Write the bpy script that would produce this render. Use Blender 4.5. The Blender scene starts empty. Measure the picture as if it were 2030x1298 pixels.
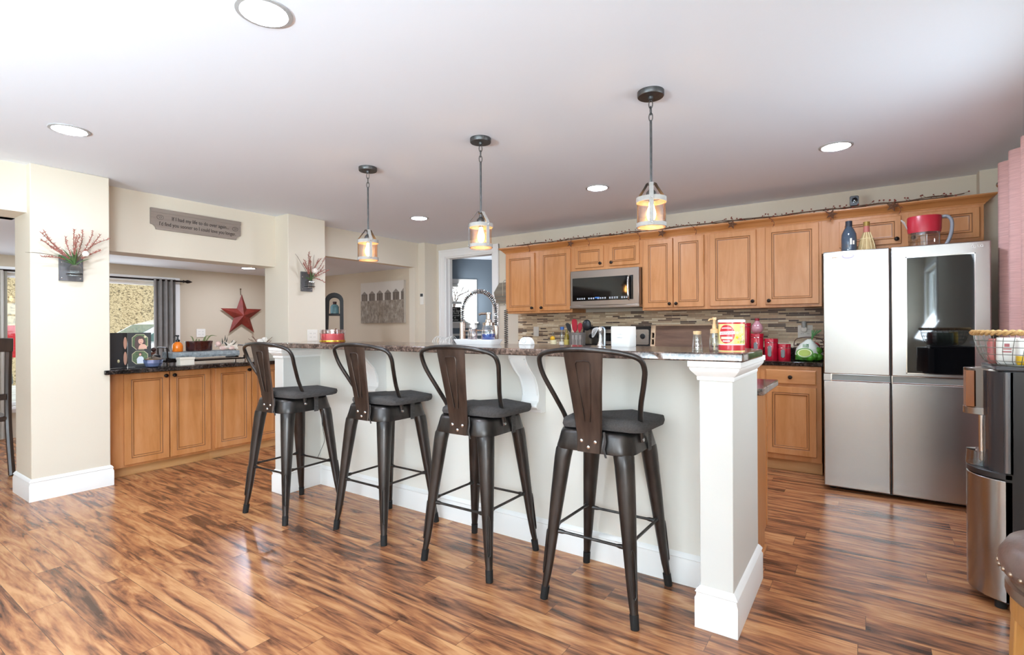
import bpy, bmesh, math, random
from mathutils import Vector, Matrix
C = bpy.context.scene.collection
SC = bpy.context.scene
PI = math.pi
random.seed(7)
# ------------------------------------------------------------------ camera
FPX, CY, YAW, ROLL, EYE = 1013.77, 648.36, math.radians(34.606), math.radians(-0.32), 1.2
cam_d = bpy.data.cameras.new('camera'); cam = bpy.data.objects.new('camera', cam_d); C.objects.link(cam)
cam_d.sensor_width = 36.0; cam_d.lens = FPX / 2030.0 * 36.0
cam_d.shift_y = (CY - 649.0) / 2030.0; cam_d.clip_start = 0.02; cam_d.clip_end = 200
_R = Vector((math.cos(YAW), math.sin(YAW), 0)); _F = Vector((-math.sin(YAW), math.cos(YAW), 0)); _Z = Vector((0, 0, 1))
_rc = _R * math.cos(ROLL) + _Z * math.sin(ROLL); _uc = -_R * math.sin(ROLL) + _Z * math.cos(ROLL)
cam.matrix_world = Matrix(((_rc.x, _uc.x, -_F.x, 0), (_rc.y, _uc.y, -_F.y, 0), (_rc.z, _uc.z, -_F.z, EYE), (0, 0, 0, 1)))
SC.camera = cam
# ------------------------------------------------------------------ world, light, exposure
SC.view_settings.view_transform = 'Standard'; SC.view_settings.look = 'None'
SC.view_settings.gamma = 1.0; SC.view_settings.use_curve_mapping = False
SC.view_settings.exposure = 0.41
W = bpy.data.worlds.new('world'); SC.world = W; W.use_nodes = True
W.node_tree.nodes['Background'].inputs[0].default_value = (0.93, 0.96, 1.0, 1)
W.node_tree.nodes['Background'].inputs[1].default_value = 2.5
def area(name, loc, rot, sx, sy, power, col=(1, 1, 1)):
    d = bpy.data.lights.new(name, 'AREA'); d.shape = 'RECTANGLE'; d.size = sx; d.size_y = sy; d.energy = power; d.color = col
    o = bpy.data.objects.new(name, d); C.objects.link(o); o.location = loc; o.rotation_euler = rot
    return o
# daylight through the windows; far front and side lamps are fill at added windows
UP = 0.6      # upward lamp tilt to lift the ceiling, left unused
DAY = (0.75, 0.885, 1.0)
SC.cycles.max_bounces = 16; SC.cycles.diffuse_bounces = 8
area('daylight_front_window', (-0.07, -2.63, 1.1), (PI/2, 0, 0), 0.5, 2.0, 2.5, DAY)
area('ceiling_fill_front', (-1.9, -3.05, 0.7), (PI/2 + 1.58, 0, 0), 1.5, 0.8, 760, DAY)  # added lamp facing straight up, brightens the ceiling behind the camera
area('room_fill_side', (0.99, -1.5, 1.5), (PI/2 + 0.5, 0, PI/2), 1.9, 1.2, 190, DAY)  # added lamp, evens out the room light from the camera side
area('daylight_right_window', (0.95, 2.9, 1.5), (PI/2 - 0.35, 0, PI/2), 1.0, 1.0, 18, DAY)
area('daylight_family_window', (-7.83, 2.35, 1.3), (PI/2 + 0.3, 0, -PI/2), 1.5, 0.9, 8, (0.92, 0.96, 1.0))
area('daylight_dining_window', (-7.83, 0.6, 1.1), (PI/2 + 0.3, 0, -PI/2), 1.4, 1.2, 6, (0.92, 0.96, 1.0))
area('daylight_blue_room', (-5.75, 6.85, 1.65), (PI/2 + 0.2, 0, math.radians(-37)), 0.9, 0.66, 13, (0.95, 0.98, 1.0))
LENS_E, BULB_E = 215.0, 50.0
# ------------------------------------------------------------------ materials
def lin(h):
    h = h.lstrip('#'); o = []
    for i in (0, 2, 4):
        c = int(h[i:i+2], 16) / 255.0
        o.append(c / 12.92 if c <= 0.04045 else ((c + 0.055) / 1.055) ** 2.4)
    return (o[0], o[1], o[2], 1.0)
def base(name):
    m = bpy.data.materials.new(name); m.use_nodes = True
    nt = m.node_tree; return m, nt, nt.nodes['Principled BSDF']
def mat(name, col, rough=0.5, metal=0.0, noise=0.0, nscale=20.0, bump=0.0, bscale=60.0, stretch=(1, 1, 1), **kw):
    m, nt, b = base(name); N, L = nt.nodes, nt.links
    c = lin(col) if isinstance(col, str) else tuple(col) + (1.0,)
    b.inputs['Base Color'].default_value = c; b.inputs['Roughness'].default_value = rough; b.inputs['Metallic'].default_value = metal
    for k, v in kw.items():
        b.inputs[k.replace('_', ' ')].default_value = v
    if noise or bump:
        tc = N.new('ShaderNodeTexCoord'); mp = N.new('ShaderNodeMapping'); mp.inputs['Scale'].default_value = stretch
        L.new(tc.outputs['Object'], mp.inputs[0])
    if noise:
        n = N.new('ShaderNodeTexNoise'); n.inputs['Scale'].default_value = nscale; n.inputs['Detail'].default_value = 5
        L.new(mp.outputs[0], n.inputs['Vector'])
        r = N.new('ShaderNodeValToRGB'); e = r.color_ramp.elements
        e[0].position = 0.3; e[1].position = 0.7
        e[0].color = tuple(max(0, x * (1 - noise)) for x in c[:3]) + (1,); e[1].color = tuple(min(1, x * (1 + noise)) for x in c[:3]) + (1,)
        L.new(n.outputs[0], r.inputs[0]); L.new(r.outputs[0], b.inputs['Base Color'])
    if bump:
        n2 = N.new('ShaderNodeTexNoise'); n2.inputs['Scale'].default_value = bscale; n2.inputs['Detail'].default_value = 4
        L.new(mp.outputs[0], n2.inputs['Vector'])
        bp = N.new('ShaderNodeBump'); bp.inputs['Strength'].default_value = bump; bp.inputs['Distance'].default_value = 0.004
        L.new(n2.outputs[0], bp.inputs['Height']); L.new(bp.outputs[0], b.inputs['Normal'])
    return m
def emis(name, col, s):
    m, nt, b = base(name); b.inputs['Base Color'].default_value = lin(col)
    b.inputs['Emission Color'].default_value = lin(col); b.inputs['Emission Strength'].default_value = s
    return m
def glass(name, col='#ffffff', gl=0.12, rough=0.02, bump=0.0):
    """thin clear glass: see-through with a fresnel sheen"""
    m = bpy.data.materials.new(name); m.use_nodes = True; nt = m.node_tree; N, L = nt.nodes, nt.links
    N.clear(); o = N.new('ShaderNodeOutputMaterial'); t = N.new('ShaderNodeBsdfTransparent'); g = N.new('ShaderNodeBsdfGlossy')
    t.inputs[0].default_value = lin(col); g.inputs['Roughness'].default_value = rough
    lw = N.new('ShaderNodeLayerWeight'); lw.inputs[0].default_value = 0.35
    mr = N.new('ShaderNodeMapRange'); mr.inputs['To Min'].default_value = gl * 0.5; mr.inputs['To Max'].default_value = min(1, gl * 5)
    L.new(lw.outputs['Facing'], mr.inputs[0])
    mx = N.new('ShaderNodeMixShader'); L.new(mr.outputs[0], mx.inputs[0]); L.new(t.outputs[0], mx.inputs[1]); L.new(g.outputs[0], mx.inputs[2])
    if bump:
        n2 = N.new('ShaderNodeTexNoise'); n2.inputs['Scale'].default_value = 90; bp = N.new('ShaderNodeBump'); bp.inputs['Strength'].default_value = bump
        L.new(n2.outputs[0], bp.inputs['Height']); L.new(bp.outputs[0], g.inputs['Normal'])
    L.new(mx.outputs[0], o.inputs[0]); return m
def ramp(N, stops):
    r = N.new('ShaderNodeValToRGB'); e = r.color_ramp.elements
    while len(e) < len(stops): e.new(0.5)
    for i, (p, c) in enumerate(stops):
        e[i].position = p; e[i].color = lin(c) if isinstance(c, str) else (c, c, c, 1)
    return r
def floor_mat():
    m, nt, b = base('walnut_laminate'); N, L = nt.nodes, nt.links
    tc = N.new('ShaderNodeTexCoord'); br = N.new('ShaderNodeTexBrick')
    br.inputs['Color1'].default_value = (0, 0, 0, 1); br.inputs['Color2'].default_value = (1, 1, 1, 1); br.inputs['Mortar'].default_value = (0.5, 0.5, 0.5, 1)
    br.inputs['Scale'].default_value = 1; br.inputs['Brick Width'].default_value = 1.15; br.inputs['Row Height'].default_value = 0.122
    br.inputs['Mortar Size'].default_value = 0.0008; br.inputs['Mortar Smooth'].default_value = 0.1; br.offset = 0.0; br.squash = 1.0
    sep = N.new('ShaderNodeSeparateXYZ'); L.new(tc.outputs['Object'], sep.inputs[0])
    dv_ = N.new('ShaderNodeMath'); dv_.operation = 'DIVIDE'; dv_.inputs[1].default_value = 0.122; L.new(sep.outputs[1], dv_.inputs[0])
    fl_ = N.new('ShaderNodeMath'); fl_.operation = 'FLOOR'; L.new(dv_.outputs[0], fl_.inputs[0])
    wn_ = N.new('ShaderNodeTexWhiteNoise'); wn_.noise_dimensions = '1D'; L.new(fl_.outputs[0], wn_.inputs['W'])
    sh_ = N.new('ShaderNodeMath'); sh_.operation = 'MULTIPLY_ADD'; sh_.inputs[1].default_value = 1.15; L.new(wn_.outputs['Value'], sh_.inputs[0]); L.new(sep.outputs[0], sh_.inputs[2])
    cv_ = N.new('ShaderNodeCombineXYZ'); L.new(sh_.outputs[0], cv_.inputs[0]); L.new(sep.outputs[1], cv_.inputs[1]); L.new(cv_.outputs[0], br.inputs['Vector'])
    rnd = N.new('ShaderNodeMath'); rnd.operation = 'MULTIPLY'; rnd.inputs[1].default_value = 37.0; L.new(br.outputs['Color'], rnd.inputs[0])
    cb = N.new('ShaderNodeCombineXYZ'); ml = N.new('ShaderNodeMath'); ml.operation = 'MULTIPLY'; ml.inputs[1].default_value = 0.85; L.new(sep.outputs[0], ml.inputs[0])
    my = N.new('ShaderNodeMath'); my.operation = 'MULTIPLY'; my.inputs[1].default_value = 6.5; L.new(sep.outputs[1], my.inputs[0])
    L.new(ml.outputs[0], cb.inputs[0]); L.new(my.outputs[0], cb.inputs[1]); L.new(rnd.outputs[0], cb.inputs[2])
    n1 = N.new('ShaderNodeTexNoise'); n1.inputs['Scale'].default_value = 1.9; n1.inputs['Detail'].default_value = 6; n1.inputs['Roughness'].default_value = 0.58; n1.inputs['Distortion'].default_value = 1.7
    L.new(cb.outputs[0], n1.inputs['Vector'])
    n2 = N.new('ShaderNodeTexNoise'); n2.inputs['Scale'].default_value = 8; n2.inputs['Detail'].default_value = 8; n2.inputs['Distortion'].default_value = 0.6
    L.new(cb.outputs[0], n2.inputs['Vector'])
    # plank tone shift
    a1 = N.new('ShaderNodeMath'); a1.operation = 'MULTIPLY_ADD'; a1.inputs[1].default_value = 0.14; a1.inputs[2].default_value = -0.07; L.new(br.outputs['Color'], a1.inputs[0])
    a2 = N.new('ShaderNodeMath'); a2.operation = 'MULTIPLY_ADD'; a2.inputs[1].default_value = 0.36; L.new(n2.outputs[0], a2.inputs[0]); L.new(a1.outputs[0], a2.inputs[2])
    a3 = N.new('ShaderNodeMath'); a3.operation = 'ADD'; L.new(n1.outputs[0], a3.inputs[0]); L.new(a2.outputs[0], a3.inputs[1])
    r = ramp(N, [(0.46, '#452a1d'), (0.56, '#6d4732'), (0.63, '#8f5c3e'), (0.72, '#ad744c'), (0.88, '#c99464')])
    L.new(a3.outputs[0], r.inputs[0])
    mx = N.new('ShaderNodeMixRGB'); mx.inputs[2].default_value = lin('#4b3022'); L.new(br.outputs['Fac'], mx.inputs[0]); L.new(r.outputs[0], mx.inputs[1])
    L.new(mx.outputs[0], b.inputs['Base Color']); b.inputs['Roughness'].default_value = 0.24; b.inputs['Specular IOR Level'].default_value = 0.55
    bp = N.new('ShaderNodeBump'); bp.inputs['Strength'].default_value = 0.25; bp.inputs['Distance'].default_value = 0.001; bp.invert = True
    L.new(br.outputs['Fac'], bp.inputs['Height']); L.new(bp.outputs[0], b.inputs['Normal'])
    return m
def wood(name, dark, mid, light, axis='z', rough=0.38, scale=1.0):
    m, nt, b = base(name); N, L = nt.nodes, nt.links
    tc = N.new('ShaderNodeTexCoord'); mp = N.new('ShaderNodeMapping')
    mp.inputs['Scale'].default_value = {'z': (9, 9, 1.2), 'x': (1.2, 9, 9), 'y': (9, 1.2, 9)}[axis]; L.new(tc.outputs['Object'], mp.inputs[0])
    n = N.new('ShaderNodeTexNoise'); n.inputs['Scale'].default_value = 1.6 * scale; n.inputs['Detail'].default_value = 7; n.inputs['Roughness'].default_value = 0.6; n.inputs['Distortion'].default_value = 0.5
    L.new(mp.outputs[0], n.inputs['Vector']); r = ramp(N, [(0.3, dark), (0.5, mid), (0.72, light)]); L.new(n.outputs[0], r.inputs[0])
    L.new(r.outputs[0], b.inputs['Base Color']); b.inputs['Roughness'].default_value = rough
    return m
def granite(name, stops, rough=0.08, scale=1.0):
    m, nt, b = base(name); N, L = nt.nodes, nt.links
    tc = N.new('ShaderNodeTexCoord')
    n = N.new('ShaderNodeTexNoise'); n.inputs['Scale'].default_value = 75 * scale; n.inputs['Detail'].default_value = 8; n.inputs['Roughness'].default_value = 0.75
    n2 = N.new('ShaderNodeTexNoise'); n2.inputs['Scale'].default_value = 14 * scale; n2.inputs['Detail'].default_value = 3
    for q in (n, n2): L.new(tc.outputs['Object'], q.inputs['Vector'])
    ad = N.new('ShaderNodeMath'); ad.operation = 'MULTIPLY_ADD'; ad.inputs[1].default_value = 0.45; L.new(n2.outputs[0], ad.inputs[0]); 
    sb = N.new('ShaderNodeMath'); sb.operation = 'SUBTRACT'; sb.inputs[1].default_value = 0.22; L.new(n.outputs[0], sb.inputs[0]); L.new(sb.outputs[0], ad.inputs[2])
    r = ramp(N, stops); L.new(ad.outputs[0], r.inputs[0]); L.new(r.outputs[0], b.inputs['Base Color']); b.inputs['Roughness'].default_value = rough
    return m
def tile_mat():
    m, nt, b = base('mosaic_tile'); N, L = nt.nodes, nt.links
    tc = N.new('ShaderNodeTexCoord'); mp = N.new('ShaderNodeMapping'); mp.inputs['Rotation'].default_value = (PI/2, 0, 0); L.new(tc.outputs['Object'], mp.inputs[0])
    br = N.new('ShaderNodeTexBrick'); br.inputs['Color1'].default_value = (0, 0, 0, 1); br.inputs['Color2'].default_value = (1, 1, 1, 1); br.inputs['Mortar'].default_value = (0.5, 0.5, 0.5, 1)
    br.inputs['Scale'].default_value = 1; br.inputs['Brick Width'].default_value = 0.15; br.inputs['Row Height'].default_value = 0.0165
    br.inputs['Mortar Size'].default_value = 0.0011; br.offset = 0.43; br.offset_frequency = 3; br.squash = 0.55; br.squash_frequency = 4
    L.new(mp.outputs[0], br.inputs['Vector'])
    r = ramp(N, [(0.0, '#5c4638'), (0.10, '#725a49'), (0.2, '#bb9f80'), (0.36, '#e0cba8'), (0.52, '#c9ad8b'), (0.66, '#ecdcc0'), (0.8, '#d3b996'), (0.94, '#8a6f58')])
    r.color_ramp.interpolation = 'CONSTANT'; L.new(br.outputs['Color'], r.inputs[0])
    mx = N.new('ShaderNodeMixRGB'); mx.inputs[2].default_value = lin('#c9bba4'); L.new(br.outputs['Fac'], mx.inputs[0]); L.new(r.outputs[0], mx.inputs[1])
    n = N.new('ShaderNodeTexNoise'); n.inputs['Scale'].default_value = 40; L.new(tc.outputs['Object'], n.inputs['Vector'])
    hs = N.new('ShaderNodeHueSaturation'); mv = N.new('ShaderNodeMapRange'); mv.inputs['To Min'].default_value = 0.85; mv.inputs['To Max'].default_value = 1.15
    L.new(n.outputs[0], mv.inputs[0]); L.new(mv.outputs[0], hs.inputs['Value']); L.new(mx.outputs[0], hs.inputs['Color'])
    L.new(hs.outputs[0], b.inputs['Base Color']); b.inputs['Roughness'].default_value = 0.45
    bp = N.new('ShaderNodeBump'); bp.inputs['Strength'].default_value = 0.3; bp.inputs['Distance'].default_value = 0.001; bp.invert = True
    L.new(br.outputs['Fac'], bp.inputs['Height']); L.new(bp.outputs[0], b.inputs['Normal'])
    return m
def steel_mat(name, col, rough, axis):
    m, nt, b = base(name); N, L = nt.nodes, nt.links
    b.inputs['Base Color'].default_value = lin(col); b.inputs['Metallic'].default_value = 1.0; b.inputs['Roughness'].default_value = rough
    tc = N.new('ShaderNodeTexCoord'); mp = N.new('ShaderNodeMapping'); mp.inputs['Scale'].default_value = (3, 3, 700) if axis == 'x' else (700, 700, 3)
    L.new(tc.outputs['Object'], mp.inputs[0]); n = N.new('ShaderNodeTexNoise'); n.inputs['Scale'].default_value = 1; L.new(mp.outputs[0], n.inputs['Vector'])
    bp = N.new('ShaderNodeBump'); bp.inputs['Strength'].default_value = 0.12; bp.inputs['Distance'].default_value = 0.0006; L.new(n.outputs[0], bp.inputs['Height']); L.new(bp.outputs[0], b.inputs['Normal'])
    return m
def blotch(name, stops, scale, rough=0.8, detail=6, stretch=(1, 1, 1), bump=0.0):
    m, nt, b = base(name); N, L = nt.nodes, nt.links
    tc = N.new('ShaderNodeTexCoord'); mp = N.new('ShaderNodeMapping'); mp.inputs['Scale'].default_value = stretch; L.new(tc.outputs['Object'], mp.inputs[0])
    n = N.new('ShaderNodeTexNoise'); n.inputs['Scale'].default_value = scale; n.inputs['Detail'].default_value = detail; n.inputs['Roughness'].default_value = 0.65; L.new(mp.outputs[0], n.inputs['Vector'])
    r = ramp(N, stops); L.new(n.outputs[0], r.inputs[0]); L.new(r.outputs[0], b.inputs['Base Color']); b.inputs['Roughness'].default_value = rough
    if bump:
        bp = N.new('ShaderNodeBump'); bp.inputs['Strength'].default_value = bump; bp.inputs['Distance'].default_value = 0.01; L.new(n.outputs[0], bp.inputs['Height']); L.new(bp.outputs[0], b.inputs['Normal'])
    return m
WALL = mat('cream_wall_paint', '#ddd3c1', 0.75, bump=0.03, bscale=150)
HALF = mat('pale_island_paint', '#eeeae0', 0.6)
WALL2 = mat('tan_wall_paint', '#cbbba4', 0.75, bump=0.03, bscale=150)
CEIL = mat('ceiling_paint', '#e8eef7', 0.85, bump=0.08, bscale=40)  # blue in the paint offsets warm light bounced off the floor
WHITE = mat('white_trim_paint', '#f1f0ed', 0.4)
BLUE = mat('blue_grey_wall_paint', '#74818d', 0.75)
FLOOR = floor_mat()
MAPLE = wood('maple_cabinet', '#b5773f', '#c38550', '#cc9261', 'z', 0.36)
MAPLE_X = wood('maple_rail', '#b5773f', '#c38550', '#cc9261', 'x', 0.36)
GLAZE = mat('maple_glaze', '#8a5a34', 0.4)
TOE = wood('maple_toe_kick', '#b98652', '#c8965f', '#d2a371', 'x', 0.45)
GRAN = granite('brown_granite', [(0.3, '#1d1714'), (0.45, '#4b3d36'), (0.55, '#6f5c52'), (0.63, '#8b7468'), (0.75, '#a89a90')], 0.09)
GRANB = granite('black_granite', [(0.3, '#0b0a0a'), (0.5, '#221d1b'), (0.62, '#4a3f39'), (0.75, '#7a6c62')], 0.08)
TILE = tile_mat()
STEEL = steel_mat('brushed_stainless', '#b2afac', 0.26, 'x')
STEELD = steel_mat('dark_stainless', '#9a928c', 0.28, 'x')
CHROME = mat('chrome', '#dcdcdc', 0.08, 1.0)
NICKEL = mat('brushed_nickel', '#c3b5a8', 0.25, 1.0)
BRONZE = mat('oil_rubbed_bronze', '#2b2320', 0.32, 0.8)
GUN = mat('worn_gunmetal', '#4a4644', 0.33, 0.85, noise=0.35, nscale=9, stretch=(2, 2, 0.6))
GUNB = mat('worn_bronze_brown_metal', '#4d4039', 0.36, 0.7, noise=0.3, nscale=12, stretch=(3, 3, 0.4))
LAMPM = mat('galvanised_dark_metal', '#5c5c5c', 0.42, 0.8, noise=0.2, nscale=40)
BLACKP = mat('black_plastic', '#17171a', 0.35)
BLACKG = mat('black_gloss', '#08080a', 0.05)
RUBBER = mat('black_rubber', '#121212', 0.7)
FABRIC = mat('charcoal_fabric', '#484442', 0.95, noise=0.25, nscale=160, bump=0.6, bscale=300, stretch=(1, 0.25, 1))
PLATE = mat('ivory_plate_plastic', '#ece7dd', 0.35)
# ------------------------------------------------------------------ mesh helpers
ORG = {}
class MB:
    def __init__(s): s.v = []; s.f = []; s.m = []; s.mi = 0
    def add(s, verts, faces, M=None):
        n = len(s.v)
        for p in verts:
            p = Vector(p); s.v.append(M @ p if M is not None else p)
        for f in faces:
            s.f.append([n + i for i in f]); s.m.append(s.mi)
        return s
    def box(s, x0, y0, z0, x1, y1, z1, M=None):
        v = [(x, y, z) for z in (z0, z1) for y in (y0, y1) for x in (x0, x1)]
        return s.add(v, [(0, 2, 3, 1), (4, 5, 7, 6), (0, 1, 5, 4), (2, 6, 7, 3), (0, 4, 6, 2), (1, 3, 7, 5)], M)
    def loft(s, rings, cap0=True, cap1=True, closed=True, M=None):
        n = len(rings[0]); v = [p for r in rings for p in r]; f = []
        for i in range(len(rings) - 1):
            for j in range(n if closed else n - 1):
                k = (j + 1) % n; f.append((i*n + j, i*n + k, (i+1)*n + k, (i+1)*n + j))
        if cap0: f.append(tuple(range(n))[::-1])
        if cap1: f.append(tuple(range((len(rings)-1)*n, len(rings)*n)))
        return s.add(v, f, M)
    def lathe(s, prof, c=(0, 0, 0), seg=24, M=None, cap=True):
        rings = [[(c[0] + max(r, 1e-4) * math.cos(2*PI*j/seg), c[1] + max(r, 1e-4) * math.sin(2*PI*j/seg), c[2] + z) for j in range(seg)] for r, z in prof]
        return s.loft(rings, cap, cap, True, M)
    def ball(s, c, r, seg=12, rings=8, M=None):
        r = r if isinstance(r, (tuple, list)) else (r, r, r)
        R = [[(c[0] + r[0]*math.sin(a)*math.cos(2*PI*j/seg), c[1] + r[1]*math.sin(a)*math.sin(2*PI*j/seg), c[2] - r[2]*math.cos(a)) for j in range(seg)] for a in [max(0.02, min(PI-0.02, PI*i/rings)) for i in range(rings+1)]]
        return s.loft(R, True, True, True, M)
    def tube(s, pts, r, seg=8, closed=False, M=None, flat=1.0):
        P = [Vector(p) for p in pts]; n = len(P); rr = r if isinstance(r, (list, tuple)) else [r]*n
        T = []
        for i in range(n):
            a = P[(i-1) % n] if (closed or i > 0) else P[i]; b = P[(i+1) % n] if (closed or i < n-1) else P[i]
            t = (b - a); T.append(t.normalized() if t.length > 1e-9 else Vector((0, 0, 1)))
        u = T[0].orthogonal().normalized()
        if abs(T[0].z) < 0.9: u = (Vector((0, 0, 1)) - T[0] * T[0].z).normalized()
        rings = []
        for i in range(n):
            u = (u - T[i] * u.dot(T[i]))
            u = u.normalized() if u.length > 1e-6 else T[i].orthogonal().normalized()
            w = T[i].cross(u)
            rings.append([P[i] + (u * math.cos(2*PI*j/seg) * flat + w * math.sin(2*PI*j/seg)) * rr[i] for j in range(seg)])
        if closed: return s.loft(rings + [rings[0]], False, False, True, M)
        return s.loft(rings, True, True, True, M)
    def prism(s, poly, d0, d1, axis='y', M=None):
        def q(a, b, d): return {'x': (d, a, b), 'y': (a, d, b), 'z': (a, b, d)}[axis]
        return s.loft([[q(a, b, d0) for a, b in poly], [q(a, b, d1) for a, b in poly]], True, True, True, M)
    def build(s, name, mats, parent=None, bevel=0.0, smooth=38, seg=2):
        org = ORG.get(parent.name, Vector((0, 0, 0))) if parent else Vector((0, 0, 0))
        me = bpy.data.meshes.new(name); me.from_pydata([tuple(p - org) for p in s.v], [], s.f)
        mats = mats if isinstance(mats, (list, tuple)) else [mats]
        for m in mats: me.materials.append(m)
        me.polygons.foreach_set('material_index', s.m)
        bm = bmesh.new(); bm.from_mesh(me); bmesh.ops.recalc_face_normals(bm, faces=bm.faces); bm.to_mesh(me); bm.free()
        if smooth:
            me.shade_smooth(); me.set_sharp_from_angle(angle=math.radians(smooth))
        o = bpy.data.objects.new(name, me); C.objects.link(o)
        if parent:
            o.parent = parent; ORG[o.name] = org
        if bevel:
            b = o.modifiers.new('bevel', 'BEVEL'); b.width = bevel; b.segments = seg; b.limit_method = 'ANGLE'; b.angle_limit = math.radians(40)
        return o
def Bx(*a): return MB().box(*a)
def tag(o, label, cat, group=None):
    o['label'] = label; o['category'] = cat
    if group: o['group'] = group
    return o
def thing(name, label, cat, loc=(0, 0, 0), group=None, world=True, rotz=0.0):
    """an empty at the thing's base; with world=True its parts are given in world coordinates"""
    o = bpy.data.objects.new(name, None); C.objects.link(o); o.location = loc; o.rotation_euler = (0, 0, rotz); o.empty_display_size = 0.1
    ORG[o.name] = Vector(loc) if world else Vector((0, 0, 0))
    return tag(o, label, cat, group)
def struct(name, mb, m, bevel=0.0, parent=None):
    o = mb.build(name, m, parent, bevel)
    if not parent: o['kind'] = 'structure'
    return o
def dup(root, loc, rotz, label, group=None):
    r = root.copy(); C.objects.link(r); r.location = loc; r.rotation_euler = (0, 0, rotz); r['label'] = label
    if group: r['group'] = group
    for ch in list(root.children):
        c = ch.copy(); C.objects.link(c); c.parent = r
        for g in list(ch.children):
            d = g.copy(); C.objects.link(d); d.parent = c
    return r
def smoothpath(P, n=6, closed=False):
    P = [Vector(p) for p in P]; out = []; L = len(P)
    for i in range(L if closed else L - 1):
        if closed: a, b, c, d = P[i-1], P[i], P[(i+1) % L], P[(i+2) % L]
        else: a, b, c, d = P[max(i-1, 0)], P[i], P[i+1], P[min(i+2, L-1)]
        for k in range(n):
            t = k / n
            out.append(0.5*((2*b) + (c-a)*t + (2*a-5*b+4*c-d)*t*t + (3*b-a-3*c+d)*t**3))
    if not closed: out.append(P[-1])
    return out
def rrect(w, h, r, seg=5, cx=0, cy=0):
    out = []
    for (sx, sy, a0) in ((1, 1, 0), (-1, 1, PI/2), (-1, -1, PI), (1, -1, 1.5*PI)):
        for k in range(seg+1):
            a = a0 + PI/2*k/seg; out.append((cx + sx*(w/2-r) + r*math.cos(a), cy + sy*(h/2-r) + r*math.sin(a)))
    return out
def letters(name, body, size, m, parent, loc, rot, extrude=0.0006, align='CENTER', sx=1.0, shear=0.0, fit=0):
    cu = bpy.data.curves.new('lettering', 'FONT'); cu.body = body; cu.size = size; cu.align_x = align; cu.align_y = 'CENTER'; cu.extrude = extrude; cu.shear = shear
    t = bpy.data.objects.new('lettering_curve', cu); C.objects.link(t)
    bpy.context.view_layer.update(); me = bpy.data.meshes.new_from_object(t.evaluated_get(bpy.context.evaluated_depsgraph_get()))
    bpy.data.objects.remove(t); bpy.data.curves.remove(cu)
    if fit: sx = fit / max(1e-6, max(v.co.x for v in me.vertices) - min(v.co.x for v in me.vertices))
    org = ORG.get(parent.name, Vector((0, 0, 0))); me.transform(Matrix.Translation(Vector(loc) - org) @ Matrix(rot).to_4x4() @ Matrix.Diagonal((sx, 1, 1, 1)))
    me.materials.clear(); me.materials.append(m)
    o = bpy.data.objects.new(name, me); C.objects.link(o); o.parent = parent; ORG[o.name] = org
    return o
FACE_Y = ((1, 0, 0), (0, 0, -1), (0, 1, 0))      # lettering that faces -Y
FACE_X = ((0, 0, 1), (1, 0, 0), (0, 1, 0))       # lettering that faces +X
# ------------------------------------------------------------------ the setting
H = 2.368; YB = 5.335; XL = -5.09; XR = 0.86; YF = -2.6; H2 = 2.03
struct('floor', MB().box(-8.0, -2.9, -0.1, 1.1, 9.2, 0), FLOOR)
struct('ceiling', MB().box(-5.3, YF-0.1, H, XR+0.1, YB+0.12, H+0.1), CEIL)
struct('ceiling_family_room', MB().box(-7.9, -2.7, H2, -5.2, 5.14, H2+0.1), CEIL)
# back wall with the doorway
wb = MB(); D0, D1, DT = -4.805, -3.974, 2.175
wb.box(-5.3, YB, 0, D0, YB+0.12, H).box(D1, YB, 0, XR+0.1, YB+0.12, H).box(D0, YB, DT, D1, YB+0.12, H)
wb.box(-5.09, 5.10, 0, -4.965, YB, H).box(0.72, 5.21, 0, XR, YB, H)
struct('wall_back', wb, WALL)
cs = MB()
for x in (D0-0.1, D1): cs.box(x, YB-0.018, 0, x+0.1, YB, DT+0.1)
cs.box(D0-0.1, YB-0.02, DT, D1+0.1, YB, DT+0.1)
for x in (D0-0.1, D1+0.075): cs.box(x, YB-0.028, 0, x+0.025, YB-0.018, DT+0.1)
cs.box(D0-0.1, YB-0.03, DT+0.075, D1+0.1, YB-0.02, DT+0.1)
cs.box(D0-0.001, YB-0.005, 0, D0+0.018, YB+0.13, DT).box(D1-0.018, YB-0.005, 0, D1+0.001, YB+0.13, DT).box(D0, YB-0.005, DT-0.018, D1, YB+0.13, DT+0.001)
cs.box(D0+0.018, YB+0.05, 0, D0+0.032, YB+0.09, DT-0.018)
struct('trim_1', cs, WHITE, 0.003)
# left wall: header pieces, columns and openings to the family room
struct('wall_left_near', MB().box(-5.3, YF, 0, -4.88, -1.3, H).box(-5.3, -1.3, H2, -4.88, 1.035, H), WALL)   # beside and above the first opening
struct('wall_left_header', MB().box(-5.3, 1.45, 1.84, -5.055, 2.99, H), WALL)                                       # header over the serving hatch
struct('wall_left_knee', MB().box(-5.25, 1.45, 0, -5.125, 2.99, 0.85), WALL)                                       # knee wall under the hatch
struct('wall_left_far', MB().box(-5.2, 3.4, H2, XL, 5.03, H).box(-5.2, 5.03, 0, XL, YB+0.1, H), WALL)
struct('wall_left_column_near', MB().box(-5.19, 1.03, 0, -4.795, 1.487, H), WALL, 0.006)
struct('wall_left_column_far', MB().box(-5.25, 2.985, 0, -4.817, 3.42, H), WALL, 0.006)
def basebd(mb, x0, y0, x1, y1, h=0.155, t=0.016):
    """white moulded baseboard round a rectangular pier"""
    pr = [(t, 0), (t, h*0.72), (t*0.75, h*0.78), (t*0.7, h*0.84), (t*0.95, h*0.87), (t*0.5, h*0.95), (0, h)]
    rings = [[(x0-o, y0-o, z), (x1+o, y0-o, z), (x1+o, y1+o, z), (x0-o, y1+o, z)] for o, z in pr]
    mb.loft(rings, True, True)
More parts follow.
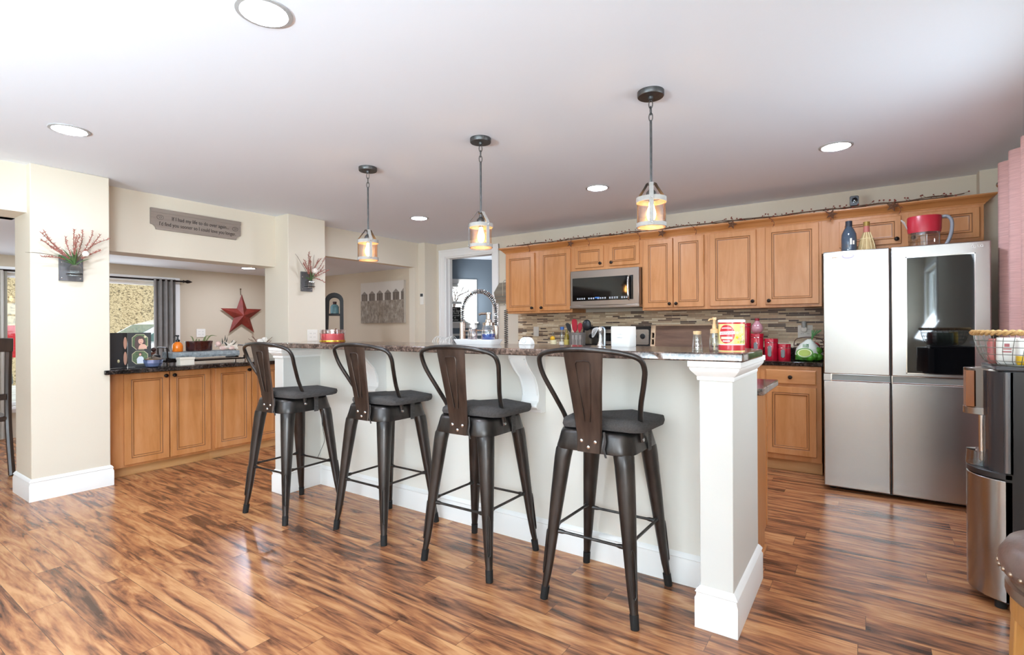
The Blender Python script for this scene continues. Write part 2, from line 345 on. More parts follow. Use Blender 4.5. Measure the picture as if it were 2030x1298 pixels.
bb = MB(); basebd(bb, -5.19, 1.03, -4.795, 1.487); struct('baseboard_column_near', bb, WHITE)
bb = MB(); basebd(bb, -5.25, 2.985, -4.817, 3.42); struct('baseboard_column_far', bb, WHITE)
struct('baseboard_back', MB().box(D1+0.1, YB-0.016, 0, -3.6, YB, 0.14), WHITE, 0.004)
# right wall and the wall behind the camera, each with window openings
def wall_holes(mb, a0, a1, z1, holes, fn):
    """boxes of a wall along axis a with rectangular holes [(a0,a1,z0,z1)] ; fn(a0,z0,a1,z1) adds one box"""
    cur = a0
    for h0, h1, q0, q1 in sorted(holes):
        fn(cur, 0, h0, z1); fn(h0, 0, h1, q0); fn(h0, q1, h1, z1); cur = h1
    fn(cur, 0, a1, z1)
wr = MB(); wall_holes(wr, YF-0.1, YB+0.12, H, [(-2.4, -0.7, 0.95, 2.1), (2.4, 3.4, 1.05, 2.05)], lambda a0, z0, a1, z1: wr.box(XR, a0, z0, XR+0.1, a1, z1) if a1 > a0 and z1 > z0 else None)
struct('wall_right', wr, WALL)
wf = MB(); wall_holes(wf, -5.3, XR+0.1, H, [(-2.65, -1.15, 0.06, 2.15), (-0.35, 0.21, 0.06, 2.15)], lambda a0, z0, a1, z1: wf.box(a0, YF-0.1, z0, a1, YF, z1) if a1 > a0 and z1 > z0 else None)
struct('wall_front', wf, WALL)
def window(name, fix, a0, a1, z0, z1, axis, mull=1, cross=False, inner=0.0, w=0.07, side=1):
    """frame, sash bars; axis 'x': window lies in plane y=fix; 'y': plane x=fix. side = direction of the room"""
    f = MB()
    def bx(p0, p1, q0, q1, d0, d1):
        d0, d1 = sorted((fix + side*d0, fix + side*d1))
        if axis == 'x': f.box(p0, d0, q0, p1, d1, q1)
        else: f.box(d0, p0, q0, d1, p1, q1)
    bx(a0-w, a0, z0-w, z1+w, 0, 0.02); bx(a1, a1+w, z0-w, z1+w, 0, 0.02); bx(a0, a1, z1, z1+w, 0, 0.02); bx(a0-0.02, a1+0.02, z0-0.03, z0, -0.02, 0.05); bx(a0, a1, z0-w, z0-0.03, 0, 0.02)
    for p in [a0, a1-0.045]: bx(p, p+0.045, z0, z1, -0.09, -0.04)
    for i in range(1, mull):
        p = a0 + (a1-a0)*i/mull; bx(p-0.025, p+0.025, z0, z1, -0.09, -0.04)
    bx(a0, a1, z0, z0+0.045, -0.09, -0.04); bx(a0, a1, z1-0.045, z1, -0.09, -0.04)
    if cross: bx(a0, a1, (z0+z1)/2-0.022, (z0+z1)/2+0.022, -0.095, -0.035)
    o = struct(name, f, WHITE, 0.002)
    g = MB(); f = g
    bx(a0, a1, z0, z1, -0.068, -0.064)
    g.build('window_pane', WINGLASS, o)
    return o
WINGLASS = glass('window_glass', '#f4f8f8', 0.05)
window('window_1', YF, -0.35, 0.21, 0.06, 2.15, 'x', 1)
window('window_added_front', YF, -2.65, -1.15, 0.06, 2.15, 'x', 2)  # unseen window, placed to let the upward fill lamp in
window('window_added_side', XR, -2.4, -0.7, 0.95, 2.1, 'y', 2, side=-1)  # made-up window beside the camera, opening for the side fill lamp
window('window_3', XR, 2.4, 3.4, 1.05, 2.05, 'y', 1, True, side=-1)
# family room shell
wfm = MB(); wall_holes(wfm, -2.7, 5.14, H2, [(-0.4, 1.62, 0.35, 1.83), (1.7, 3.14, 0.86, 1.83)], lambda a0, z0, a1, z1: wfm.box(-7.9, a0, z0, -7.8, a1, z1) if a1 > a0 and z1 > z0 else None)
wfm.box(-7.9, 5.04, 0, -5.2, 5.14, H2).box(-7.9, -2.7, 0, -5.3, -2.6, H2)
struct('wall_family_room', wfm, WALL2)
window('window_4', -7.8, 1.7, 3.14, 0.86, 1.83, 'y', 1, False, side=1)
window('window_5', -7.8, -0.4, 1.62, 0.35, 1.83, 'y', 2, False, side=1)
# room beyond the doorway: a diagonal blue grey wall with a sash window
A = Vector((-6.03, 6.68)); B = Vector((-5.49, 7.365)); dv = (B - A).normalized(); ang = math.atan2(dv.y, dv.x)
BM = Matrix.Translation((A.x, A.y, 0)) @ Matrix.Rotation(ang, 4, 'Z')      # local x along the wall, local -y towards the kitchen
wbl = MB()
w0, w1, wz0, wz1 = -0.50, 0.50, 1.30, 1.97
def _blue(a0, z0, a1, z1):
    if a1 > a0 and z1 > z0: wbl.box(a0, 0, z0, a1, 0.12, z1, BM)
wall_holes(wbl, -1.6, 2.6, 2.41, [(w0, w1, wz0, wz1)], _blue)
wbl.box(-3.3, YB+0.12, 0, -3.2, 9.0, 2.41).box(-7.3, YB+0.12, 0, -7.2, 6.4, 2.41).box(-7.3, YB+0.1, 0, -5.1, YB+0.16, 2.41)
struct('wall_blue_room', wbl, BLUE)
struct('ceiling_blue_room', MB().box(-7.3, YB+0.12, 2.41, -3.2, 9.0, 2.5), CEIL)
wn = MB()
wn.box(w0-0.07, -0.02, wz0-0.05, w0, 0, wz1+0.08, BM).box(w1, -0.02, wz0-0.05, w1+0.07, 0, wz1+0.08, BM).box(w0, -0.02, wz1, w1, 0, wz1+0.08, BM)
wn.box(w0-0.1, -0.05, wz0-0.03, w1+0.09, 0.02, wz0, BM).box(w0-0.07, -0.02, wz0-0.11, w1+0.07, 0, wz0-0.03, BM)
for p in (w0, w1-0.05): wn.box(p, 0.03, wz0, p+0.05, 0.08, wz1, BM)
for q in (wz0, wz1-0.05, (wz0+wz1)/2-0.02): wn.box(w0, 0.03, q, w1, 0.08, q+0.045, BM)
o6 = struct('window_6', wn, WHITE, 0.002)
MB().box(w0, 0.05, wz0, w1, 0.054, wz1, BM).build('window_pane', WINGLASS, o6)
struct('trim_2', MB().box(-1.4, -0.02, 1.055, 2.5, 0, 1.09, BM), WHITE)
# outdoors
GROUND = blotch('pale_ground', [(0.35, '#8f8b82'), (0.6, '#b5b2ac')], 2)
LEAF = blotch('leaf_litter', [(0.30, '#2f2819'), (0.42, '#5d4e34'), (0.47, '#8a7552'), (0.53, '#b5a27e'), (0.6, '#7a6542'), (0.7, '#4c4830')], 13.0, detail=12, stretch=(1, 1, 1.4))
struct('ground_outside', MB().box(-30, -20, -0.3, 10, 40, -0.12), GROUND)
hb = MB(); rows = []
for i in range(9):
    t = i/8; rows.append([(-16.6 - 5.2*t, -8 + 1.3*j, -0.15 + 5.2*t + 0.25*math.sin(j*1.3+i)*(0.2+t)) for j in range(19)])
hb.loft(rows, False, False, False); struct('hillside_outside', hb, LEAF)
# ------------------------------------------------------------------ island
isl = thing('breakfast_island', 'cream panelled breakfast island base with white end posts', 'kitchen island', (-2.0, 2.6, 0))
MB().box(-3.5, 2.417, 0, -0.5, 2.53, 1.06).build('half_wall', HALF, isl)
for nm, x0, x1 in (('end_post', -0.547, -0.422), ('end_post', -3.585, -3.475)):
    MB().box(x0, 2.11, 0, x1, 2.66, 1.06).build(nm, mat('cream_post_paint', '#d9d8d2', 0.5) if x0 > -1 else bpy.data.materials['cream_post_paint'], isl, 0.003)
    cp = MB(); pr = [(0, 0.985), (0.006, 0.985), (0.008, 0.995), (0.006, 1.0), (0.012, 1.006), (0.024, 1.02), (0.03, 1.03), (0.03, 1.036), (0.036, 1.04), (0.036, 1.062), (0, 1.062)]
    cp.loft([[(x0-o, 2.11-o, z), (x1+o, 2.11-o, z), (x1+o, 2.62+o, z), (x0-o, 2.62+o, z)] for o, z in pr]); cp.build('post_capital', WHITE, isl)
    b_ = MB(); basebd(b_, x0, 2.11, x1, 2.66, 0.165, 0.018); b_.build('post_baseboard', WHITE, isl)
bs = MB(); pr = [(0.016, 0), (0.016, 0.10), (0.012, 0.112), (0.011, 0.12), (0.015, 0.124), (0.008, 0.138), (0, 0.145)]
bs.loft([[(-3.475, 2.417-o, z), (-0.547, 2.417-o, z)] for o, z in pr], False, False, False); bs.build('baseboard', WHITE, isl)
def corbel(x):
    prof = [(0, 1.06), (-0.20, 1.06), (-0.20, 1.035), (-0.185, 1.01), (-0.15, 0.97), (-0.105, 0.93), (-0.08, 0.88), (-0.07, 0.83), (-0.075, 0.80), (-0.10, 0.785), (-0.10, 0.77), (-0.085, 0.755), (-0.055, 0.75), (-0.05, 0.735), (0, 0.73)]
    m = MB().prism([(2.417+a, b) for a, b in prof], x-0.055, x+0.055, 'x')
    # sunk front panel outline: two raised edge strips that follow the curve
    for s in (-0.045, 0.045):
        m.tube([(x+s, 2.417+a-0.001, b) for a, b in prof[2:8]], 0.006, 6)
    m.tube([(x-0.06, 2.417-0.095, 0.777), (x+0.06, 2.417-0.095, 0.777)], 0.011, 8)
    return m
for x in (-1.50, -2.78): corbel(x).build('corbel', WHITE, isl, 0.002)
MB().box(-3.45, 2.5, 0.0, -0.55, 2.54, 0.86).build('back_panel', MAPLE, isl)
kc = thing('island_cabinet', 'maple sink cabinet run behind the breakfast bar, plain end panel facing the fridge', 'cabinet', (-2.0, 2.9, 0))
ec = MB().prism([(2.66, 0.0), (3.045, 0.0), (3.045, 0.1), (3.1, 0.1), (3.1, 0.868), (2.66, 0.868)], -3.45, -0.45, 'x'); ec.build('body', MAPLE, kc)
MB().box(-0.455, 2.68, 0, -0.438, 3.05, 0.02).build('shoe_moulding', MAPLE_X, kc, 0.004)
MB().box(-0.5, 3.1, 0.11, -0.445, 3.118, 0.86).build('door_edge', MAPLE, kc)
cnt = MB().prism([(-3.62, 2.07), (-0.375, 2.07), (-0.375, 2.505), (-0.47, 2.64), (-3.62, 2.64)], 1.062, 1.096, 'z')
tag(cnt.build('bar_countertop', GRAN, None, 0.006, seg=3), 'long speckled brown granite bar top above the four stools', 'countertop')
tag(MB().prism([(-3.47, 2.545), (-0.55, 2.545), (-0.55, 2.665), (-0.395, 2.665), (-0.395, 3.16), (-3.5, 3.16), (-3.5, 2.665), (-3.47, 2.665)], 0.868, 0.902, 'z').build('island_worktop', GRAN, None, 0.006, seg=3), 'lower brown granite sink worktop behind the bar top', 'countertop')
# ------------------------------------------------------------------ bar stools (built once at the origin: +y faces the bar)
def leg_mesh(sx, sy):
    m = MB(); rings = []; ax = math.atan2(sy, sx); n = 16
    for z, d, r in [(0.715, 0.150, 0.034), (0.69, 0.176, 0.042), (0.66, 0.192, 0.0445), (0.62, 0.201, 0.0425), (0.45, 0.227, 0.036), (0.3, 0.249, 0.029), (0.18, 0.266, 0.0235), (0.1, 0.279, 0.0195), (0.05, 0.29, 0.016), (0.04, 0.2925, 0.0155)]:
        cx, cy = d*math.cos(ax), d*math.sin(ax); ring = []
        for j in range(n):
            a = 2*PI*j/n; rr = r*(1.0 if math.cos(a) > -0.1 else 0.72)
            ring.append((cx + rr*math.cos(a)*math.cos(ax) - r*math.sin(a)*math.sin(ax), cy + rr*math.cos(a)*math.sin(ax) + r*math.sin(a)*math.cos(ax), z))
        rings.append(ring)
    m.loft(rings[::-1])
    # pressed rib in the lower half: a slim raised loop
    def P(z, off):
        t = (0.30-z)/0.25; d = 0.249 + (0.29-0.249)*t; r = 0.029 + (0.016-0.029)*t
        return Vector(((d+r)*math.cos(ax) - off*math.sin(ax), (d+r)*math.sin(ax) + off*math.cos(ax), z))
    w = 0.0085; loop = [P(0.115, 0), P(0.125, w*0.8)] + [P(z, w) for z in (0.16, 0.2, 0.25, 0.28)] + [P(0.3, w*0.7), P(0.305, 0), P(0.3, -w*0.7)] + [P(z, -w) for z in (0.28, 0.25, 0.2, 0.16)] + [P(0.125, -w*0.8)]
    m.tube(loop, 0.0028, 6, True)
    return m
def make_stool():
    t = thing('bar_stool', 'gunmetal bar stool with charcoal cushion beside the right-hand white end post of the island', 'bar stool', (0, 0, 0), None, False)
    s = MB()
    s.loft([[(x, y, z) for x, y in rrect(w, w, r, 6)] for w, r, z in [(0.366, 0.073, 0.668), (0.368, 0.074, 0.673), (0.356, 0.076, 0.70), (0.342, 0.076, 0.735), (0.332, 0.074, 0.747), (0.312, 0.068, 0.753)]], False, True)
    s.loft([[(x, y, z) for x, y in rrect(w, w, r, 6)] for w, r, z in [(0.366, 0.073, 0.668), (0.345, 0.07, 0.668), (0.325, 0.07, 0.74)]], False, True)
    s.build('seat', GUN, t)
    for sx in (1, -1):
        for sy in (1, -1):
            l = leg_mesh(sx, sy).build('leg', GUN, t)
            a = math.atan2(sy, sx); f = MB()
            f.tube([(0.2885*math.cos(a), 0.2885*math.sin(a), 0.056), (0.297*math.cos(a), 0.297*math.sin(a), 0.0)], [0.0185, 0.0175], 12); f.build('foot_cap', RUBBER, l)
    q = 0.176
    for k, (p0, p1) in enumerate((((-q, -q), (q, -q)), ((-q, q), (q, q)), ((-q, -q), (-q, q)), ((q, -q), (q, q)))):
        z = 0.30 if k < 2 else 0.315
        a, b = Vector((p0[0], p0[1], z)), Vector((p1[0], p1[1], z)); m = MB()
        m.tube([a, a.lerp(b, 0.12), a.lerp(b, 0.16), a.lerp(b, 0.84), a.lerp(b, 0.88), b], [0.011, 0.010, 0.0065, 0.0065, 0.010, 0.011], 8); m.build('stretcher', GUN, t)
    for k, (p0, p1) in enumerate((((-0.14, -0.14), (0.14, 0.14)), ((-0.14, 0.14), (0.14, -0.14)))):
        m = MB(); m.tube([(p0[0], p0[1], 0.655+0.008*k), (p1[0], p1[1], 0.655+0.008*k)], 0.009, 6, flat=0.5); m.build('cross_brace', GUN, t)
    half = [(0.180, -0.04, 0.708), (0.180, -0.055, 0.78), (0.20, -0.105, 0.87), (0.232, -0.155, 0.97), (0.243, -0.178, 1.03), (0.228, -0.20, 1.072), (0.165, -0.226, 1.093), (0.08, -0.24, 1.103), (0, -0.244, 1.106)]
    pts = smoothpath(half + [(-x, y, z) for x, y, z in half[-2::-1]], 5)
    MB().tube(pts, 0.0112, 10).build('back_hoop', GUN, t)
    sp = MB(); rows = []
    for y, z, w in [(-0.186, 0.668, 0.056), (-0.184, 0.70, 0.056), (-0.182, 0.735, 0.058), (-0.196, 0.83, 0.066), (-0.215, 0.93, 0.075), (-0.232, 1.03, 0.085), (-0.243, 1.10, 0.092)]:
        rows.append([(-w, y+0.004, z), (-w*0.9, y-0.003, z), (w*0.9, y-0.003, z), (w, y+0.004, z), (w*0.9, y+0.002, z), (-w*0.9, y+0.002, z)])
    sp.loft(rows)
    def Q(z, off):
        yy = -0.182 - (z-0.735)*(0.061/0.365); return (off, yy-0.005, z)
    sp.tube([Q(0.80, -0.012), Q(0.9, -0.022), Q(1.0, -0.031), Q(1.045, -0.034), Q(1.055, -0.028), Q(1.058, 0.0), Q(1.055, 0.028), Q(1.045, 0.034), Q(1.0, 0.031), Q(0.9, 0.022), Q(0.80, 0.012)], 0.0032, 6)
    sp.build('back_splat', GUNB, t)
    for x, z in ((-0.032, 0.715), (0.032, 0.715), (0, 0.69)):
        MB().ball((x, -0.188, z), (0.0085, 0.005, 0.0085), 10, 6).build('bolt', CHROME, t)
    for sx in (1, -1):
        MB().ball((sx*0.189, -0.045, 0.718), (0.005, 0.0085, 0.0085), 10, 6).build('bolt', CHROME, t)
    cu = MB(); rings = []
    for k, (z, ins) in enumerate([(0.760, 0.022), (0.758, 0.004), (0.772, 0.0), (0.788, 0.003), (0.797, 0.03), (0.80, 0.09)]):
        ring = []
        for x, y in rrect(0.39-2*ins, 0.385-2*ins, 0.085 - ins*0.3, 7):
            wob = 0.007*math.sin(x*26+y*9) + 0.007*math.sin(y*23-x*12); ring.append((x+0.02, y+0.035, z + wob*(0.6 if k < 2 else 1.0) - 0.02*max(0, (abs(x)+abs(y)-0.24))))
        rings.append(ring)
    cu.loft(rings); c = cu.build('cushion', FABRIC, t, smooth=70)
    for sx in (1, -1):
        s_ = MB(); s_.prism([(0.165*sx - 0.02, -0.11+0.035), (0.165*sx, -0.11+0.03), (0.183*sx, 0.0), (0.178*sx, 0.035), (0.16*sx, 0.03)], 0.7, 0.762, 'z')
        s_ = MB(); s_.loft([[(sx*(0.186+dx), 0.02+dy, z) for dx, dy in ((0, 0), (0.004, 0), (0.004, 0.03), (0, 0.03))] for z in (0.66, 0.70, 0.735, 0.765)]); s_.build('tie_strap', FABRIC, c)
    s_ = MB(); s_.tube(smoothpath([(0.066, -0.178, 0.76), (0.074, -0.184, 0.72), (0.070, -0.186, 0.69), (0.078, -0.184, 0.655)], 5), 0.011, 6, flat=0.3); s_.build('tie_strap', FABRIC, c)
    return t
stool0 = make_stool(); stool0.location = (-0.965, 2.150, 0); stool0['group'] = 'bar stools along the island'
dup(stool0, (-1.672, 2.125, 0), 0.01, 'gunmetal bar stool with charcoal cushion, second from the right-hand end post')
dup(stool0, (-2.398, 2.125, 0), 0.0, 'gunmetal bar stool with charcoal cushion, second from the left-hand end of the bar')
st1 = dup(stool0, (-3.134, 1.975, 0), 0.05, 'gunmetal bar stool pulled out at the left end of the bar, nearest the wall cabinets')
tm = MB(); tm.tube(smoothpath([(0.176, 0.09, 0.66), (0.186, 0.085, 0.55), (0.196, 0.09, 0.46), (0.182, 0.075, 0.40), (0.16, 0.06, 0.34)], 6), [0.012]*6 + [0.004]*19, 6, flat=0.4); tm.build('hanging_tie', FABRIC, st1)
# ------------------------------------------------------------------ cabinets
def door_mesh(x0, z0, w, h, y=0.0, fr=0.052):
    m = MB(); prof = [(0, 0), (0, -0.017), (0.003, -0.020), (fr-0.004, -0.020), (fr, -0.017), (fr+0.003, -0.0185), (fr+0.009, -0.0185), (fr+0.012, -0.012), (fr+0.018, -0.0105), (fr+0.022, -0.0095)]
    rings = [[(x0+i, y+d, z0+i), (x0+w-i, y+d, z0+i), (x0+w-i, y+d, z0+h-i), (x0+i, y+d, z0+h-i)] for i, d in prof]
    for k in range(len(rings)-1):
        m.mi = 1 if k in (3, 4, 7) else 0
        m.loft([rings[k], rings[k+1]], k == 0, False)
    m.mi = 0; m.add(rings[-1], [(0, 1, 2, 3)]); return m
def slab_mesh(x0, z0, w, h, y=0.0):
    m = MB(); prof = [(0, 0), (0, -0.015), (0.008, -0.020), (0.012, -0.020)]
    rings = [[(x0+i, y+d, z0+i), (x0+w-i, y+d, z0+i), (x0+w-i, y+d, z0+h-i), (x0+i, y+d, z0+h-i)] for i, d in prof]
    m.loft(rings); return m
def knob_mesh(x, y, z):
    return MB().lathe([(0.012, 0), (0.012, 0.002), (0.006, 0.005), (0.006, 0.012), (0.014, 0.016), (0.0165, 0.021), (0.014, 0.027), (0.006, 0.031), (0, 0.0315)], (0, 0, 0), 16, Matrix.Translation((x, y, z)) @ Matrix.Rotation(PI/2, 4, 'X'))
def cabinet(name, label, loc, rotz, w, h, d, z0, doors=(), drawers=(), toe=0.0, group=None):
    """local x along the front, -y out of the front; loc is the front left corner on the floor"""
    t = thing(name, label, 'cabinet', loc, group, False, rotz)
    MB().box(0, 0, z0, w, d, z0+h).build('body', MAPLE, t, 0.0015)
    if toe: MB().box(0, 0.055, 0, w, d, z0).build('toe_kick', TOE, t)
    for (a, b, q0, q1, kx, kz) in doors:
        dr = door_mesh(a, q0, b-a, q1-q0, 0, 0.052 if q1-q0 > 0.35 else 0.042).build('door', [MAPLE, GLAZE], t, smooth=20)
        if kx: knob_mesh(b-0.028 if kx == 'R' else a+0.028, -0.020, q1-0.035 if kz == 'T' else q0+0.035).build('knob', BRONZE, dr)
    for (a, b, q0, q1) in drawers:
        dr = slab_mesh(a, q0, b-a, q1-q0).build('drawer', MAPLE_X, t, smooth=20)
        knob_mesh((a+b)/2, -0.020, (q0+q1)/2).build('knob', BRONZE, dr)
    return t
ug = 'maple wall cabinets under the crown moulding'
UY = 5.005
cabinet('wall_cabinet', 'two-door maple wall cabinet at the doorway end of the run', (-3.54, UY, 0), 0, 0.895, 0.73, 0.33, 1.36, [(0.015, 0.415, 1.385, 2.055, 'R', 'B'), (0.485, 0.88, 1.385, 2.06, 'L', 'B')], group=ug)
cabinet('wall_cabinet', 'short two-door maple wall cabinet directly above the microwave', (-2.645, UY, 0), 0, 0.795, 0.29, 0.33, 1.80, [(0.045, 0.375, 1.835, 2.06, 'R', 'B'), (0.445, 0.77, 1.835, 2.06, 'L', 'B')], group=ug)
cabinet('wall_cabinet', 'narrow two-door maple wall cabinet just right of the microwave', (-1.85, UY, 0), 0, 0.635, 0.73, 0.33, 1.36, [(0.02, 0.312, 1.385, 2.06, 'R', 'B'), (0.32, 0.605, 1.385, 2.06, 'L', 'B')], group=ug)
cabinet('wall_cabinet', 'wide two-door maple wall cabinet between the narrow pair and the fridge', (-1.215, UY, 0), 0, 0.92, 0.73, 0.33, 1.36, [(0.025, 0.42, 1.385, 2.06, 'R', 'B'), (0.495, 0.9, 1.385, 2.065, 'L', 'B')], group=ug)
cabinet('wall_cabinet', 'short wide maple wall cabinet above the refrigerator', (-0.295, UY, 0), 0, 1.01, 0.29, 0.33, 1.80, [(0.125, 0.53, 1.835, 2.05, 'R', 'B'), (0.575, 0.985, 1.835, 2.055, 'L', 'B')], group=ug)
cr = MB(); pr = [(0.0, 2.075), (0.006, 2.075), (0.01, 2.085), (0.018, 2.09), (0.03, 2.105), (0.045, 2.118), (0.055, 2.122), (0.06, 2.128), (0.066, 2.13), (0.066, 2.14), (0.0, 2.14)]
def crown_ring(o, z): return (o, z)
paths = [[(-3.541-o, YB-0.001, z) for o, z in pr], [(-3.541-o, UY-o, z) for o, z in pr], [(0.716+o, UY-o, z) for o, z in pr], [(0.716+o, 5.208, z) for o, z in pr]]
cr.loft(paths, True, True, True)
tag(cr.build('cabinet_crown_moulding', MAPLE_X, None, 0, 25), 'long maple crown moulding running along the top of the wall cabinets', 'moulding')
bg = 'maple base cabinets'
cabinet('base_cabinet', 'maple base cabinet with one drawer over one door beside the fridge', (-0.735, 4.74, 0), 0, 0.45, 0.77, 0.58, 0.1, [(0.05, 0.415, 0.145, 0.70, None, '')], [(0.05, 0.415, 0.722, 0.838)], 0.1, bg)
cabinet('base_cabinet', 'maple base cabinet between the stove and the drawer cabinet, hidden behind the island', (-1.83, 4.74, 0), 0, 1.095, 0.77, 0.58, 0.1, [(0.03, 0.53, 0.145, 0.70, 'R', 'T'), (0.56, 1.06, 0.145, 0.70, 'L', 'T')], [(0.03, 0.53, 0.722, 0.838), (0.56, 1.06, 0.722, 0.838)], 0.1, bg)
cabinet('base_cabinet', 'maple base cabinet left of the stove, hidden behind the island', (-3.55, 4.74, 0), 0, 0.90, 0.77, 0.58, 0.1, [(0.03, 0.43, 0.145, 0.70, 'R', 'T'), (0.46, 0.87, 0.145, 0.70, 'L', 'T')], [(0.03, 0.43, 0.722, 0.838), (0.46, 0.87, 0.722, 0.838)], 0.1, bg)
c1 = MB().box(-1.835, 4.715, 0.872, -0.275, 5.33, 0.906).box(-1.835, 5.308, 0.906, -0.275, 5.33, 1.0)
tag(c1.build('back_worktop', GRANB, None, 0.004), 'black granite worktop with upstand holding the red canisters', 'countertop')
c1 = MB().box(-3.58, 4.715, 0.872, -2.645, 5.33, 0.906).box(-3.58, 5.308, 0.906, -2.645, 5.33, 0.975)
tag(c1.build('back_worktop', GRANB, None, 0.004), 'black granite worktop left of the stove under the doorway-end cabinet', 'countertop')
struct('wall_backsplash', MB().box(-3.578, YB-0.012, 0.9, -0.26, YB+0.001, 1.365), TILE)
lg = 'low maple cabinets under the serving hatch'
cabinet('hatch_cabinet', 'low two-door maple cabinet under the hatch, next to the near wall column', (-4.94, 1.49, 0), PI/2, 0.81, 0.77, 0.18, 0.08, [(0.127, 0.452, 0.10, 0.838, 'R', 'T'), (0.461, 0.79, 0.10, 0.838, 'L', 'T')], (), 0.08, lg)
cabinet('hatch_cabinet', 'low maple cabinet under the hatch partly behind the leftmost stool', (-4.94, 2.30, 0), PI/2, 0.683, 0.77, 0.18, 0.08, [(0.023, 0.358, 0.10, 0.838, 'R', 'T'), (0.365, 0.66, 0.10, 0.838, 'L', 'T')], (), 0.08, lg)
lw = MB().prism([(-4.765, 1.445), (-4.765, 2.97), (-4.81, 2.983), (-5.5, 2.983), (-5.5, 1.489), (-4.793, 1.489), (-4.793, 1.445)], 0.852, 0.886, 'z')
tag(lw.build('hatch_worktop', GRANB, None, 0.004), 'black granite shelf in the serving hatch holding album and stone tray', 'countertop')
# ------------------------------------------------------------------ refrigerator
fr = thing('refrigerator', 'stainless four-door refrigerator with dark glass panel in the upper right door', 'refrigerator', (0.205, 4.8, 0))
FX0, FX1, FY = -0.25, 0.66, 4.386
FBODY = mat('fridge_side_grey', '#6f6c6a', 0.4, 0.3)
MB().box(FX0+0.006, FY+0.075, 0.045, FX1-0.006, 5.25, 1.715).build('body', FBODY, fr, 0.004)
def fdoor(name, x0, x1, z0, z1): return MB().box(x0, FY, z0, x1, FY+0.068, z1).build(name, STEEL, fr, 0.006, seg=3)
XM = 0.146
dl = fdoor('door', FX0, XM-0.004, 0.848, 1.735); dr_ = fdoor('door', XM+0.004, FX1, 0.848, 1.735)
fdoor('door', FX0, XM-0.004, 0.03, 0.80); fdoor('door', XM+0.004, FX1, 0.03, 0.80)
PK = mat('handle_pocket_grey', '#8f908c', 0.4, 0.4)
for x0, x1 in ((FX0+0.045, XM-0.004), (XM+0.004, FX1-0.02)):
    h = MB(); h.box(x0, FY+0.022, 0.80, x1, FY+0.06, 0.848); p = h.build('handle_pocket', PK, fr)
    h = MB(); h.tube([(x0, FY+0.004, 0.803), (x1, FY+0.004, 0.803)], 0.005, 8); h.tube([(x0, FY+0.006, 0.847), (x1, FY+0.006, 0.847)], 0.003, 6); h.box(x0, FY, 0.796, x0+0.006, FY+0.03, 0.85); h.build('handle_lip', CHROME, p)
MB().box(FX0, FY, 0.80, FX0+0.045, FY+0.068, 0.848).build('door_strip', STEEL, fr)
gd = MB().box(0.236, FY-0.003, 0.876, 0.580, FY+0.01, 1.655); gd.build('glass_panel', mat('smoked_door_glass', '#0b0c0e', 0.03, 0.0, Specular_IOR_Level=0.6), dr_, 0.001)
g2 = MB()
for a in ((0.23, 0.87, 0.236, 1.661), (0.58, 0.87, 0.586, 1.661)): g2.box(a[0], FY-0.002, a[1], a[2], FY+0.005, a[3])
g2.box(0.23, FY-0.002, 0.87, 0.586, FY+0.005, 0.876).box(0.23, FY-0.002, 1.655, 0.586, FY+0.005, 1.661); g2.build('glass_frame', CHROME, dr_)
lgm = mat('logo_grey', '#ece9e6', 0.4)
lo = MB(); lo.tube([(0.578 + 0.011*math.cos(a), FY-0.001, 1.703 + 0.011*math.sin(a)) for a in [2*PI*i/20 for i in range(3, 21)]], 0.0016, 5); lo.tube([(0.578, FY-0.001, 1.703), (0.587, FY-0.001, 1.703)], 0.0016, 5); lo.tube([(0.575, FY-0.001, 1.709), (0.575, FY-0.001, 1.698), (0.58, FY-0.001, 1.698)], 0.0014, 5)
lo.build('logo_ring', lgm, dr_)
letters('logo_letters', 'LG', 0.024, lgm, dr_, (0.610, FY-0.0012, 1.703), FACE_Y)
for x in (FX0+0.05, FX1-0.05): MB().lathe([(0.02, 0), (0.022, 0.01), (0.012, 0.03), (0.012, 0.046)], (x, FY+0.09, 0), 16).build('foot', RUBBER, fr)
hb_ = MB().box(FX0+0.02, FY+0.06, 0.012, FX1-0.02, FY+0.1, 0.045); hb_.build('kick_grille', BLACKP, fr)
# fridge magnets
def ell(cx, cz, rx, rz, n=24): return [(cx + rx*math.cos(2*PI*i/n), cz + rz*math.sin(2*PI*i/n)) for i in range(n)]
heart = []
for i in range(32):
    t_ = 2*PI*i/32; heart.append((-0.178 + 0.0019*16*math.sin(t_)**3, 1.690 + 0.0019*(13*math.cos(t_)-5*math.cos(2*t_)-2*math.cos(3*t_)-math.cos(4*t_))))
hm = thing('fridge_magnet', 'cream heart-shaped magnet at the top of the left fridge door', 'magnet', (-0.178, FY-0.004, 1.69), 'fridge magnets')
MB().prism(heart, FY-0.005, FY, 'y').build('plaque', mat('cream_magnet', '#efe6cf', 0.5), hm)
mk = MB()
for i in range(4): mk.box(-0.192+0.008*i, FY-0.0062, 1.687+0.0015*(i % 2), -0.187+0.008*i, FY-0.005, 1.6935)
mk.build('lettering_marks', GLAZE, hm)
om = thing('fridge_magnet', 'lilac oval magnet beside the heart magnet on the fridge door', 'magnet', (-0.09, FY-0.004, 1.70), 'fridge magnets')
MB().prism(ell(-0.098, 1.698, 0.036, 0.019), FY-0.005, FY, 'y').build('plaque', mat('lilac_magnet', '#b9b0cc', 0.5), om)
MB().prism(ell(-0.098, 1.698, 0.028, 0.013), FY-0.0062, FY-0.005, 'y').build('centre', mat('pale_magnet', '#d8cfd6', 0.5), om)
